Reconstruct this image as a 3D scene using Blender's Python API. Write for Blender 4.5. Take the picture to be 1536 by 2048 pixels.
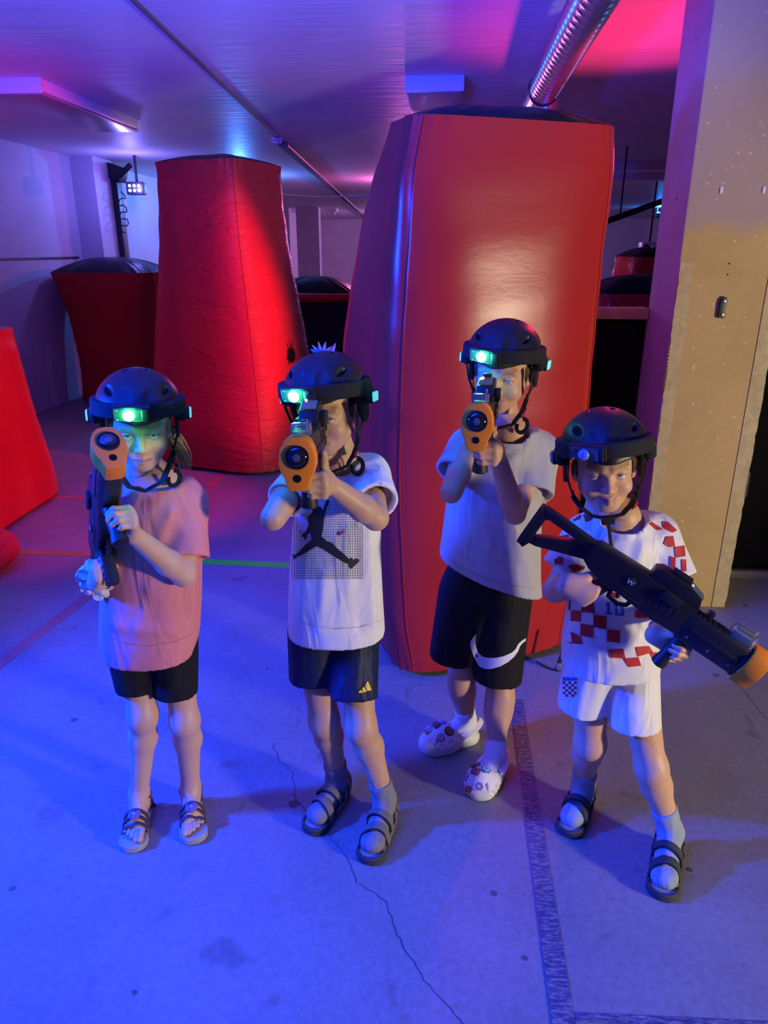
import bpy, bmesh, math, random
import numpy as np
from mathutils import Matrix, Vector
from mathutils.bvhtree import BVHTree

for o in list(bpy.data.objects): bpy.data.objects.remove(o)
SC = bpy.context.scene
COL = SC.collection
PI = math.pi

# ------------------------------------------------------------------ camera
FPX, PITCH, YAW, CAMH = 1440.0, math.radians(20.0), math.radians(4.2), 1.58
cd = bpy.data.cameras.new('camera'); cam = bpy.data.objects.new('camera', cd); COL.objects.link(cam)
cam.location = (0, 0, CAMH); cam.rotation_euler = (PI/2 - PITCH, 0, YAW)
cd.sensor_fit = 'VERTICAL'; cd.sensor_height = 36.0; cd.lens = FPX/2048*36.0
cd.clip_start = 0.02; cd.clip_end = 200
SC.camera = cam

# ------------------------------------------------------------------ world, lamps, exposure
w = bpy.data.worlds.new('world'); SC.world = w; w.use_nodes = True
w.node_tree.nodes['Background'].inputs[0].default_value = (0.10, 0.09, 0.32, 1)
w.node_tree.nodes['Background'].inputs[1].default_value = 0.10
SC.view_settings.view_transform = 'Standard'; SC.view_settings.look = 'None'
SC.view_settings.exposure = 0.0; SC.view_settings.gamma = 1.0
SC.view_settings.use_curve_mapping = False

HEAD = Vector((-math.sin(YAW), math.cos(YAW), 0)); RIGHT = Vector((math.cos(YAW), math.sin(YAW), 0)); UP = Vector((0, 0, 1))
CAM = Vector((0, 0, CAMH))
def C(x, d, z): return RIGHT*x + HEAD*d + UP*z            # metres right of / ahead of the camera's foot
def ray(u, v):
    x = (u-768)/FPX; y = (1024-v)/FPX
    return x, math.cos(PITCH)+y*math.sin(PITCH), y*math.cos(PITCH)-math.sin(PITCH)
def P(u, v, D):
    x, h, z = ray(u, v); t = D/h
    return CAM + RIGHT*(x*t) + HEAD*D + UP*(z*t)
def PZ(u, v, zz=0.0):
    x, h, z = ray(u, v); t = (zz-CAMH)/z
    return CAM + RIGHT*(x*t) + HEAD*(h*t) + UP*(z*t)

def lamp(name, kind, loc, energy, color, size=0.1, target=None, angle=60, blend=0.3, size_y=None):
    l = bpy.data.lights.new(name, kind); l.energy = energy; l.color = color
    if kind == 'SPOT': l.spot_size = math.radians(angle); l.spot_blend = blend; l.shadow_soft_size = size
    elif kind == 'POINT': l.shadow_soft_size = size
    elif kind == 'AREA':
        l.shape = 'RECTANGLE'; l.size = size; l.size_y = size_y or size
    o = bpy.data.objects.new(name, l); COL.objects.link(o); o.location = loc
    if target is not None:
        d = Vector(target)-Vector(loc); o.rotation_euler = d.to_track_quat('-Z', 'Y').to_euler()
    return o
BLUE, REDC, WARM = (0.0, 0.050, 1.0), (1.0, 0.025, 0.09), (1.0, 0.84, 0.58)
lamp('blue_flood', 'SPOT', C(-2.2, 1.40, 1.55), 1000, BLUE, 0.10, C(-0.85, 1.95, 0.78), 94, 0.75)
lamp('blue_uplight', 'SPOT', C(-1.1, 0.3, 1.50), 1600, (0.002, 0.040, 1.0), 0.12, C(-1.05, 1.45, 2.8), 110, 0.6)
lamp('warm_room_lamp', 'SPOT', C(3.75, -0.65, 1.0), 560, WARM, 0.16, C(0.5, 2.15, 0.90), 58, 0.5)
lamp('red_flood', 'SPOT', C(1.36, 3.85, 1.62), 560, REDC, 0.06, C(-1.6, 4.45, 1.10), 56, 0.4)
lamp('red_uplight', 'SPOT', C(1.34, 3.95, 1.74), 48, (1.0, 0.03, 0.16), 0.05, C(1.25, 3.9, 2.6), 112, 0.45)
lamp('red_back_lamp', 'SPOT', C(1.36, 3.75, 2.00), 60, REDC, 0.06, C(0.45, 1.8, 0.8), 50, 0.4)

# ------------------------------------------------------------------ helpers: objects
def link(o): COL.objects.link(o); return o
def tag(o, label=None, cat=None, group=None, kind=None):
    if label: o['label'] = label
    if cat: o['category'] = cat
    if group: o['group'] = group
    if kind: o['kind'] = kind
    return o
def thing(name, loc, label, cat, group=None, mat=None):
    o = bpy.data.objects.new(name, None); o.empty_display_size = 0.05
    o.matrix_basis = mat if mat is not None else Matrix.Translation(loc)
    link(o); return tag(o, label, cat, group)
def root_of(o):
    while o.parent: o = o.parent
    return o
def mk(name, verts, faces, mat, parent=None, smooth=True, local=False, autosm=None):
    me = bpy.data.meshes.new(name)
    V = np.asarray(verts, float).reshape(-1, 3)
    if parent is not None and not local:
        M = np.array(root_of(parent).matrix_basis.inverted()); V = V @ M[:3, :3].T + M[:3, 3]
    if isinstance(faces, np.ndarray):
        n = len(faces); k = faces.shape[1]
        me.vertices.add(len(V)); me.vertices.foreach_set('co', V.ravel())
        me.loops.add(n*k); me.loops.foreach_set('vertex_index', faces.ravel().astype(np.int32))
        me.polygons.add(n); me.polygons.foreach_set('loop_start', np.arange(0, n*k, k, dtype=np.int32))
        me.update(calc_edges=True); me.validate()
    else:
        me.from_pydata([tuple(v) for v in V], [], faces); me.update()
    if mat is not None:
        for m in (mat if isinstance(mat, (list, tuple)) else [mat]): me.materials.append(m)
    if smooth: me.polygons.foreach_set('use_smooth', [True]*len(me.polygons))
    if autosm:
        try: me.set_sharp_from_angle(angle=math.radians(autosm))
        except Exception: pass
    o = bpy.data.objects.new(name, me); link(o)
    if parent is not None: o.parent = parent
    return o
def frame(o, x, up):
    x = Vector(x).normalized(); z = Vector(up); z = (z - x*z.dot(x)).normalized(); y = z.cross(x)
    M = Matrix.Identity(4)
    for i in range(3): M[i][0] = x[i]; M[i][1] = y[i]; M[i][2] = z[i]; M[i][3] = o[i]
    return M

class MB:                       # collects shapes of one part
    def __init__(s): s.v = []; s.f = []; s.mi = []
    def add(s, vs, fs, mi=0):
        b = len(s.v); s.v += [tuple(v) for v in vs]; s.f += [tuple(i+b for i in f) for f in fs]; s.mi += [mi]*len(fs); return s
    def box(s, c, size, M=None, bev=0.0, mi=0):
        bm = bmesh.new(); bmesh.ops.create_cube(bm, size=1.0)
        for v in bm.verts: v.co = Vector((v.co.x*size[0], v.co.y*size[1], v.co.z*size[2]))
        if bev > 0: bmesh.ops.bevel(bm, geom=bm.edges[:], offset=bev, segments=2, profile=0.6, affect='EDGES')
        T = Matrix.Translation(c) @ (M.to_4x4() if M is not None else Matrix.Identity(4))
        bm.verts.index_update(); s.add([T @ v.co for v in bm.verts], [[v.index for v in f.verts] for f in bm.faces], mi); bm.free(); return s
    def prism(s, poly, a, axis=1, t=0.01, bev=0.0, M=None, mi=0):
        # poly: 2-D outline; extruded from a-t/2 to a+t/2 along axis (0 = x, 1 = y, 2 = z)
        bm = bmesh.new()
        def pt(p, q): return {0: (q, p[0], p[1]), 1: (p[0], q, p[1]), 2: (p[0], p[1], q)}[axis]
        A = [bm.verts.new(pt(p, a-t/2)) for p in poly]; B = [bm.verts.new(pt(p, a+t/2)) for p in poly]
        fs = [bm.faces.new(A), bm.faces.new(B[::-1])]; n = len(poly)
        for i in range(n): bm.faces.new((A[i], B[i], B[(i+1) % n], A[(i+1) % n]))
        bmesh.ops.recalc_face_normals(bm, faces=bm.faces[:])
        if bev > 0:
            ed = [e for f in fs for e in f.edges]
            bmesh.ops.bevel(bm, geom=ed, offset=bev, segments=2, profile=0.6, affect='EDGES')
        bmesh.ops.triangulate(bm, faces=[f for f in bm.faces if len(f.verts) > 4])
        bm.verts.index_update()
        vs = [(M @ v.co if M is not None else v.co) for v in bm.verts]
        s.add(vs, [[v.index for v in f.verts] for f in bm.faces], mi); bm.free(); return s
    def tube(s, path, r, n=10, cap=True, flat=None, mi=0):
        # flat = (normal hint, thickness): an oval band instead of a round tube
        pts = [Vector(p) for p in path]; m = len(pts); rs = r if isinstance(r, (list, tuple)) else [r]*m
        rings = []; prev = None
        for i, p in enumerate(pts):
            t = (pts[min(i+1, m-1)] - pts[max(i-1, 0)])
            t = t.normalized() if t.length > 1e-9 else Vector((0, 0, 1))
            if flat is not None:
                h = flat[0][i] if isinstance(flat[0], list) else Vector(flat[0]); nn = h - t*h.dot(t)
                nn = nn.normalized() if nn.length > 1e-6 else t.orthogonal().normalized()
            else:
                if prev is None: nn = t.orthogonal().normalized()
                else:
                    nn = prev - t*prev.dot(t); nn = nn.normalized() if nn.length > 1e-6 else t.orthogonal().normalized()
            prev = nn; b = t.cross(nn)
            rn = flat[1] if flat is not None else rs[i]
            ring = []
            for k in range(n):
                a = 2*PI*k/n; ca, sa = math.cos(a), math.sin(a)
                if flat is not None:
                    e = 0.5; ca = math.copysign(abs(ca)**e, ca); sa = math.copysign(abs(sa)**e, sa)
                ring.append(p + b*(rs[i]*ca) + nn*(rn*sa))
            rings.append(ring)
        vs = [v for rg in rings for v in rg]; fs = []
        for i in range(m-1):
            for k in range(n): fs.append((i*n+k, i*n+(k+1) % n, (i+1)*n+(k+1) % n, (i+1)*n+k))
        if cap: fs.append(tuple(range(n))[::-1]); fs.append(tuple((m-1)*n+k for k in range(n)))
        return s.add(vs, fs, mi)
    def lathe(s, prof, o=(0, 0, 0), ax=(0, 0, 1), n=24, mi=0):   # prof: (radius, height)
        z = Vector(ax).normalized(); x = z.orthogonal().normalized(); y = z.cross(x); o = Vector(o)
        vs = []; fs = []; m = len(prof)
        for r, h in prof:
            for k in range(n):
                a = 2*PI*k/n; vs.append(o + z*h + x*(r*math.cos(a)) + y*(r*math.sin(a)))
        for i in range(m-1):
            for k in range(n): fs.append((i*n+k, i*n+(k+1) % n, (i+1)*n+(k+1) % n, (i+1)*n+k))
        fs.append(tuple(range(n))[::-1]); fs.append(tuple((m-1)*n+k for k in range(n)))
        return s.add(vs, fs, mi)
    def build(s, name, mat, parent=None, smooth=True, local=False, autosm=40):
        o = mk(name, s.v, s.f, mat, parent, smooth, local, autosm)
        if any(s.mi): o.data.polygons.foreach_set('material_index', s.mi)
        return o

# ------------------------------------------------------------------ helpers: materials
MATS = {}
def mat(name, col, rough=0.5, metal=0.0, var=0.0, vscale=20.0, bump=0.0, bscale=60.0, emit=None, estr=0.0,
        trans=0.0, alpha=1.0, coat=0.0, sss=0.0, spec=0.5, attr=False, sheen=0.0, col2=None, ior=1.45):
    if name in MATS: return MATS[name]
    m = bpy.data.materials.new(name); m.use_nodes = True; nt = m.node_tree; N = nt.nodes; L = nt.links
    b = N['Principled BSDF']; c4 = (*col, 1)
    b.inputs['Base Color'].default_value = c4; b.inputs['Roughness'].default_value = rough; b.inputs['Metallic'].default_value = metal
    b.inputs['Specular IOR Level'].default_value = spec; b.inputs['IOR'].default_value = ior
    if coat: b.inputs['Coat Weight'].default_value = coat; b.inputs['Coat Roughness'].default_value = 0.08
    if sss: b.inputs['Subsurface Weight'].default_value = sss; b.inputs['Subsurface Radius'].default_value = (0.012, 0.005, 0.003); b.inputs['Subsurface Scale'].default_value = 0.6
    if sheen: b.inputs['Sheen Weight'].default_value = sheen
    if trans: b.inputs['Transmission Weight'].default_value = trans
    if alpha < 1: b.inputs['Alpha'].default_value = alpha
    if emit: b.inputs['Emission Color'].default_value = (*emit, 1); b.inputs['Emission Strength'].default_value = estr
    tc = N.new('ShaderNodeTexCoord')
    src = None
    if attr:
        a = N.new('ShaderNodeAttribute'); a.attribute_name = 'tint'; src = a.outputs['Color']
    if var or col2:
        n = N.new('ShaderNodeTexNoise'); n.inputs['Scale'].default_value = vscale; n.inputs['Detail'].default_value = 6; n.inputs['Roughness'].default_value = 0.6
        L.new(tc.outputs['Object'], n.inputs['Vector'])
        r = N.new('ShaderNodeValToRGB'); r.color_ramp.elements[0].position = 0.32; r.color_ramp.elements[1].position = 0.68
        L.new(n.outputs['Fac'], r.inputs['Fac'])
        if col2: r.color_ramp.elements[0].color = (*col2, 1); r.color_ramp.elements[1].color = c4; src = r.outputs['Color']
        else:
            r.color_ramp.elements[0].color = (1-var,)*3+(1,); r.color_ramp.elements[1].color = (1, 1, 1, 1)
            mx = N.new('ShaderNodeMix'); mx.data_type = 'RGBA'; mx.blend_type = 'MULTIPLY'; mx.inputs[0].default_value = 1
            mx.inputs[6].default_value = c4
            if src: L.new(src, mx.inputs[6])
            L.new(r.outputs['Color'], mx.inputs[7]); src = mx.outputs[2]
    if src: L.new(src, b.inputs['Base Color'])
    if bump:
        n2 = N.new('ShaderNodeTexNoise'); n2.inputs['Scale'].default_value = bscale; n2.inputs['Detail'].default_value = 5
        L.new(tc.outputs['Object'], n2.inputs['Vector'])
        bp = N.new('ShaderNodeBump'); bp.inputs['Strength'].default_value = bump; bp.inputs['Distance'].default_value = 0.01
        L.new(n2.outputs['Fac'], bp.inputs['Height']); L.new(bp.outputs['Normal'], b.inputs['Normal'])
    MATS[name] = m; return m

# ------------------------------------------------------------------ helpers: implicit surfaces
def rotm(rx=0, ry=0, rz=0):
    return np.array((Matrix.Rotation(rz, 3, 'Z') @ Matrix.Rotation(ry, 3, 'Y') @ Matrix.Rotation(rx, 3, 'X')))
class SDF:
    MG = 0.035
    def __init__(s, T=None): s.ops = []; s.T = T      # T: (R, o, scale) local -> world for prims added
    def setT(s, R=None, o=(0, 0, 0), sc=1.0): s.T = None if R is None else (np.array(R), np.array(o, float), sc); return s
    def w(s, p):
        p = np.array(p, float)
        if s.T is None: return p
        return s.T[0] @ (p*s.T[2]) + s.T[1]
    def sc(s): return 1.0 if s.T is None else s.T[2]
    def rc(s, a, b, r1, r2=None, k=0.01, op='u'):
        a, b = s.w(a), s.w(b); q = s.sc(); r2 = r1 if r2 is None else r2; r1, r2 = r1*q, r2*q
        ba = b-a; L2 = max(ba@ba, 1e-12)
        def f(X, Y, Z):
            px, py, pz = X-a[0], Y-a[1], Z-a[2]
            h = np.clip((px*ba[0]+py*ba[1]+pz*ba[2])/L2, 0, 1)
            return np.sqrt((px-h*ba[0])**2+(py-h*ba[1])**2+(pz-h*ba[2])**2) - (r1+(r2-r1)*h)
        R = max(r1, r2); s.ops.append((op, f, k*q, np.minimum(a, b)-R, np.maximum(a, b)+R)); return s
    def ell(s, c, r, R=None, k=0.01, op='u'):
        q = s.sc(); r = np.array(r, float)*q; c = s.w(c); Rm = np.eye(3) if R is None else np.array(R)
        if s.T is not None: Rm = s.T[0] @ Rm
        def f(X, Y, Z):
            p = np.stack([X-c[0], Y-c[1], Z-c[2]], -1) @ Rm
            k0 = np.sqrt(((p/r)**2).sum(-1)); k1 = np.sqrt(((p/r**2)**2).sum(-1))
            return k0*(k0-1)/np.maximum(k1, 1e-6)
        ext = np.abs(Rm) @ r; s.ops.append((op, f, k*q, c-ext, c+ext)); return s
    def rbox(s, c, half, rnd=0.004, R=None, k=0.005, op='u'):
        q = s.sc(); hh = np.array(half, float)*q; rnd *= q; c = s.w(c); Rm = np.eye(3) if R is None else np.array(R)
        if s.T is not None: Rm = s.T[0] @ Rm
        def f(X, Y, Z):
            p = np.abs(np.stack([X-c[0], Y-c[1], Z-c[2]], -1) @ Rm) - (hh-rnd)
            return np.sqrt((np.maximum(p, 0)**2).sum(-1)) + np.minimum(p.max(-1), 0) - rnd
        ext = np.abs(Rm) @ hh; s.ops.append((op, f, k*q, c-ext, c+ext)); return s
    def fn(s, f, lo, hi, k=0.01, op='u'): s.ops.append((op, f, k, np.array(lo, float), np.array(hi, float))); return s
    def loft(s, secs, ax, k=0.01, op='u', n=2.4, off=0.0):
        # secs: rows z, cx, cy, rx, ry (sorted by z); ax: unit 2-vector of the lateral axis
        S = np.array(sorted(secs)); z0, z1 = S[0, 0], S[-1, 0]; zz = np.linspace(z0, z1, 80)
        def sm(col):
            v = np.interp(zz, S[:, 0], S[:, col]); kk = np.ones(7)/7; return np.convolve(np.pad(v, 3, mode='edge'), kk, 'valid')
        cx, cy, rx, ry = sm(1), sm(2), sm(3)+off, sm(4)+off; ax = np.array(ax)/np.linalg.norm(ax)
        def f(X, Y, Z):
            x = X-np.interp(Z, zz, cx); y = Y-np.interp(Z, zz, cy); a = np.interp(Z, zz, rx); b = np.interp(Z, zz, ry)
            u = np.abs(x*ax[0]+y*ax[1])/a; v = np.abs(-x*ax[1]+y*ax[0])/b
            q = (u**n+v**n+1e-9)**(1.0/n)
            return np.maximum((q-1)*np.minimum(a, b), np.maximum(Z-z1, z0-Z))
        R = max(rx.max(), ry.max())
        s.ops.append((op, f, k, np.array([cx.min()-R, cy.min()-R, z0]), np.array([cx.max()+R, cy.max()+R, z1]))); return s
    def half(s, p, n, op='i', k=0.003, lo=None, hi=None):       # keep the side the normal points away from
        p = s.w(p); n = np.array(n, float)
        if s.T is not None: n = s.T[0] @ n
        n = n/np.linalg.norm(n)
        f = lambda X, Y, Z: (X-p[0])*n[0]+(Y-p[1])*n[1]+(Z-p[2])*n[2]
        s.ops.append((op, f, k, None, None)); return s
    def fold(s, a, b, amp, wd):
        a, b = s.w(a), s.w(b); ba = b-a; L2 = max(ba@ba, 1e-12)
        def f(X, Y, Z):
            px, py, pz = X-a[0], Y-a[1], Z-a[2]
            h0 = (px*ba[0]+py*ba[1]+pz*ba[2])/L2; h = np.clip(h0, 0, 1)
            d2 = (px-h*ba[0])**2+(py-h*ba[1])**2+(pz-h*ba[2])**2
            return amp*np.exp(-d2/(wd*wd))
        s.ops.append(('d', f, 0, np.minimum(a, b)-2*wd, np.maximum(a, b)+2*wd)); return s
    def eval(s, lo, hi, h):
        lo = np.array(lo, float); n = np.ceil((np.array(hi)-lo)/h).astype(int)+1
        ax = [lo[i]+h*np.arange(n[i]) for i in range(3)]
        F = np.full(n, 0.06, np.float32); ax = [a.astype(np.float32) for a in ax]
        for op, f, k, a, b in s.ops:
            if a is None: sl = [slice(0, n[i]) for i in range(3)]
            else:
                mg = s.MG if op != 'd' else 0.0
                i0 = np.floor((a-mg-lo)/h).astype(int); i1 = np.ceil((b+mg-lo)/h).astype(int)+1
                sl = [slice(max(0, i0[i]), min(n[i], i1[i])) for i in range(3)]
                if any(q.stop <= q.start for q in sl): continue
            X, Y, Z = np.meshgrid(ax[0][sl[0]], ax[1][sl[1]], ax[2][sl[2]], indexing='ij')
            d = f(X, Y, Z).astype(np.float32); A = F[tuple(sl)]
            if op == 'u':
                if k > 0: t = np.maximum(k-np.abs(A-d), 0)/k; r = np.minimum(A, d)-t*t*k*0.25
                else: r = np.minimum(A, d)
            elif op == 'd': r = A-d
            else:
                if op == 's': d = -d
                if k > 0: t = np.maximum(k-np.abs(A-d), 0)/k; r = np.maximum(A, d)+t*t*k*0.25
                else: r = np.maximum(A, d)
            F[tuple(sl)] = r
        return F, lo, h
    def bounds(s, pad=0.01):
        us = [(a, b) for op, f, k, a, b in s.ops if op == 'u']
        return np.min([a for a, b in us], 0)-pad, np.max([b for a, b in us], 0)+pad
    def mesh(s, h, lo=None, hi=None):
        if lo is None: lo, hi = s.bounds()
        return surfnet(*s.eval(lo, hi, h))

def surfnet(F, lo, h):
    S = F < 0
    c = [S[i:S.shape[0]-1+i, j:S.shape[1]-1+j, k:S.shape[2]-1+k] for i in (0, 1) for j in (0, 1) for k in (0, 1)]
    tot = sum(q.astype(np.int8) for q in c); act = (tot > 0) & (tot < 8)
    idx = np.argwhere(act)
    if len(idx) == 0: return np.zeros((0, 3)), np.zeros((0, 4), int)
    offs = np.array([(i, j, k) for i in (0, 1) for j in (0, 1) for k in (0, 1)])
    vals = np.stack([F[idx[:, 0]+o[0], idx[:, 1]+o[1], idx[:, 2]+o[2]] for o in offs], 1)
    pos = np.zeros((len(idx), 3)); cnt = np.zeros(len(idx))
    for a in range(8):
        for ax in range(3):
            if offs[a][ax] == 0:
                b = a + (4, 2, 1)[ax]; va, vb = vals[:, a], vals[:, b]; m = (va < 0) != (vb < 0)
                t = np.where(m, va/np.where(m, va-vb, 1), 0)
                p = np.tile(offs[a].astype(float), (len(idx), 1)); p[:, ax] += t
                pos += p*m[:, None]; cnt += m
    V = (idx + pos/cnt[:, None])*h + lo
    cid = np.full(act.shape, -1, np.int64); cid[tuple(idx.T)] = np.arange(len(idx))
    faces = []
    for ax in range(3):
        b, d = (ax+1) % 3, (ax+2) % 3
        s0 = [slice(None)]*3; s1 = [slice(None)]*3; s0[ax] = slice(0, -1); s1[ax] = slice(1, None)
        for q in (b, d): s0[q] = slice(1, -1); s1[q] = slice(1, -1)
        A, B = S[tuple(s0)], S[tuple(s1)]; e = np.argwhere(A != B)
        if len(e) == 0: continue
        sg = A[tuple(e.T)]; base = e.copy(); base[:, b] += 1; base[:, d] += 1
        def cell(db, dd):
            q = base.copy(); q[:, b] += db; q[:, d] += dd; return cid[q[:, 0], q[:, 1], q[:, 2]]
        Q = np.stack([cell(-1, -1), cell(0, -1), cell(0, 0), cell(-1, 0)], 1)
        Q[~sg] = Q[~sg][:, ::-1]; faces.append(Q)
    Fc = np.concatenate(faces); Fc = Fc[(Fc >= 0).all(1)]
    return V, Fc
def join_meshes(ms):
    vs, fs, b = [], [], 0
    for V, F in ms: vs.append(V); fs.append(F+b); b += len(V)
    return np.concatenate(vs), np.concatenate(fs)
def bvh_of(V, F): return BVHTree.FromPolygons([tuple(v) for v in V], [tuple(int(i) for i in f) for f in F])

def decal(name, polys, m, bvh, parent, D, off=0.0016, step=0.012, px=None, eye=None):
    """flat print: outlines drawn on the upright plane at distance D, laid on to the cloth below"""
    VS, FS = [], []
    for poly in polys:
        pts = [P(*(px(p) if px else p), D) for p in poly]; o = pts[0]
        bm = bmesh.new(); vs = [bm.verts.new((RIGHT.dot(p-o), p.z-o.z, 0)) for p in pts]
        try: bm.faces.new(vs)
        except ValueError: bm.free(); continue
        xs = [v.co.x for v in vs]; ys = [v.co.y for v in vs]
        for axis, lo, hi in ((0, min(xs), max(xs)), (1, min(ys), max(ys))):
            g = math.ceil(lo/step)*step
            while g < hi:
                co = (g, 0, 0) if axis == 0 else (0, g, 0); no = (1, 0, 0) if axis == 0 else (0, 1, 0)
                bmesh.ops.bisect_plane(bm, geom=bm.verts[:]+bm.edges[:]+bm.faces[:], plane_co=co, plane_no=no); g += step
        bmesh.ops.triangulate(bm, faces=bm.faces[:]); bm.verts.index_update()
        hits = []
        for v in bm.verts:
            wpt = o + RIGHT*v.co.x + UP*v.co.y; d = (wpt-CAM).normalized()
            hit = bvh.ray_cast(CAM, d)
            hits.append(None if hit[0] is None else hit[0]-d*off)
        good = [[v.index for v in f.verts] for f in bm.faces if all(hits[v.index] is not None for v in f.verts)]
        good = [g for g in good if max((hits[g[i]]-hits[g[i-1]]).length for i in range(3)) < step*5]
        b = len(VS); VS += [tuple(h) if h is not None else tuple(o) for h in hits]; FS += [tuple(i+b for i in g) for g in good]; bm.free()
    if not FS: return None
    used = sorted({i for f in FS for i in f}); mp = {i: k for k, i in enumerate(used)}
    return mk(name, [VS[i] for i in used], [tuple(mp[i] for i in f) for f in FS], m, parent)

# ================================================================== the room
rnd = random.Random(7)
def nodemat(name, build, rough=0.7):
    m = bpy.data.materials.new(name); m.use_nodes = True; nt = m.node_tree; b = nt.nodes['Principled BSDF']
    b.inputs['Roughness'].default_value = rough; build(nt, nt.nodes, nt.links, b); MATS[name] = m; return m
def noise(N, L, vec, scale, detail=5, rough=0.6, dist=0.0):
    n = N.new('ShaderNodeTexNoise'); n.inputs['Scale'].default_value = scale; n.inputs['Detail'].default_value = detail
    n.inputs['Roughness'].default_value = rough; n.inputs['Distortion'].default_value = dist; L.new(vec, n.inputs['Vector']); return n.outputs['Fac']
def ramp(N, L, fac, stops):
    r = N.new('ShaderNodeValToRGB'); e = r.color_ramp.elements
    while len(e) < len(stops): e.new(0.5)
    for q, (p, c) in zip(e, stops): q.position = p; q.color = (*c, 1)
    L.new(fac, r.inputs['Fac']); return r.outputs['Color']
def mixc(N, L, fac, a, b, mode='MIX'):
    m = N.new('ShaderNodeMix'); m.data_type = 'RGBA'; m.blend_type = mode
    for i, q in ((0, fac), (6, a), (7, b)):
        if hasattr(q, 'links'): L.new(q, m.inputs[i])
        else: m.inputs[i].default_value = q if i == 0 else (*q, 1)
    return m.outputs[2]
def bumpn(N, L, b, h, st, dist=0.01):
    n = N.new('ShaderNodeBump'); n.inputs['Strength'].default_value = st; n.inputs['Distance'].default_value = dist
    L.new(h, n.inputs['Height']); L.new(n.outputs['Normal'], b.inputs['Normal'])

def f_floor(nt, N, L, b):
    v = N.new('ShaderNodeTexCoord').outputs['Object']
    base = ramp(N, L, noise(N, L, v, 2.2, 8, 0.65), [(0.3, (0.21, 0.21, 0.21)), (0.7, (0.29, 0.29, 0.29))])
    grit = ramp(N, L, noise(N, L, v, 55, 6, 0.7), [(0.36, (0.80, 0.79, 0.78)), (0.6, (1, 1, 1))])
    c = mixc(N, L, 1.0, base, grit, 'MULTIPLY')
    st = ramp(N, L, noise(N, L, v, 7.5, 3, 0.5, 0.6), [(0.27, (0.72, 0.70, 0.68)), (0.36, (1, 1, 1))])
    c = mixc(N, L, 1.0, c, st, 'MULTIPLY')
    L.new(c, b.inputs['Base Color']); bumpn(N, L, b, noise(N, L, v, 120, 5), 0.12, 0.004)
M_floor = nodemat('concrete_floor', f_floor, 0.55)
def f_ceil(nt, N, L, b):
    v = N.new('ShaderNodeTexCoord').outputs['Object']
    L.new(ramp(N, L, noise(N, L, v, 1.2, 5), [(0.3, (0.62, 0.58, 0.60)), (0.7, (0.72, 0.68, 0.70))]), b.inputs['Base Color'])
    mp = N.new('ShaderNodeMapping'); mp.inputs['Scale'].default_value = (0.5, 3, 1); L.new(v, mp.inputs['Vector'])
    bumpn(N, L, b, noise(N, L, mp.outputs['Vector'], 3.5, 5), 0.25, 0.03)
M_ceil = nodemat('ceiling_paint', f_ceil, 0.5)
def f_wall(nt, N, L, b):
    v = N.new('ShaderNodeTexCoord').outputs['Object']
    L.new(ramp(N, L, noise(N, L, v, 1.5, 6), [(0.3, (0.55, 0.50, 0.52)), (0.7, (0.66, 0.61, 0.63))]), b.inputs['Base Color'])
    bumpn(N, L, b, noise(N, L, v, 30, 5), 0.15)
M_wall = nodemat('wall_paint', f_wall, 0.65)
def f_pillar(nt, N, L, b):
    v = N.new('ShaderNodeTexCoord').outputs['Object']
    sp = N.new('ShaderNodeSeparateXYZ'); L.new(v, sp.inputs[0])
    ma = N.new('ShaderNodeMath'); ma.operation = 'MULTIPLY_ADD'; ma.inputs[1].default_value = 0.22; L.new(noise(N, L, v, 6, 4), ma.inputs[0]); L.new(sp.outputs[2], ma.inputs[2])
    low = ramp(N, L, noise(N, L, v, 3.5, 7, 0.65, 0.4), [(0.28, (0.42, 0.29, 0.085)), (0.55, (0.49, 0.345, 0.105)), (0.75, (0.50, 0.32, 0.12))])
    up = ramp(N, L, noise(N, L, v, 2.0, 4), [(0.3, (0.36, 0.27, 0.22)), (0.7, (0.41, 0.31, 0.25))])  # upper paint differs; its grey also carries lamp falloff put into colour
    edge = ramp(N, L, ma.outputs[0], [(0.0, (0, 0, 0)), (1.0, (1, 1, 1))])
    gt = N.new('ShaderNodeMapRange'); gt.inputs[1].default_value = 1.74; gt.inputs[2].default_value = 1.80; L.new(ma.outputs[0], gt.inputs[0])
    c = mixc(N, L, gt.outputs[0], low, up)
    chips = ramp(N, L, noise(N, L, v, 48, 2, 0.4), [(0.69, (0, 0, 0)), (0.72, (1, 1, 1))])
    big = ramp(N, L, noise(N, L, v, 3.0, 2), [(0.45, (0, 0, 0)), (0.6, (1, 1, 1))])
    mk_ = mixc(N, L, 1.0, chips, big, 'MULTIPLY')
    c = mixc(N, L, mk_, c, (0.62, 0.50, 0.33))
    L.new(c, b.inputs['Base Color']); bumpn(N, L, b, noise(N, L, v, 40, 6), 0.2, 0.006)
M_pillar = nodemat('pillar_plaster', f_pillar, 0.75)
M_strip = mat('pillar_edge_paint', (0.52, 0.42, 0.18), 0.7, var=0.25, vscale=25, bump=0.3, bscale=60)
M_pside = mat('pillar_side_paint', (0.42, 0.33, 0.36), 0.7, var=0.15, vscale=4, bump=0.15, bscale=30)
M_black = mat('black_panel', (0.006, 0.006, 0.008), 0.9, bump=0.1, bscale=100, spec=0.1)
M_rail = mat('grey_rail', (0.20, 0.20, 0.21), 0.5, var=0.2)
M_ledge = mat('ledge_wood', (0.55, 0.40, 0.16), 0.6, var=0.3, vscale=15)
M_duct = mat('galvanised_duct', (0.62, 0.60, 0.62), 0.28, 0.9, var=0.15, vscale=12)
M_white = mat('white_enamel', (0.75, 0.75, 0.76), 0.35, var=0.05)
M_fixt = mat('fixture_diffuser', (0.34, 0.30, 0.30), 0.3, var=0.1)
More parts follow.
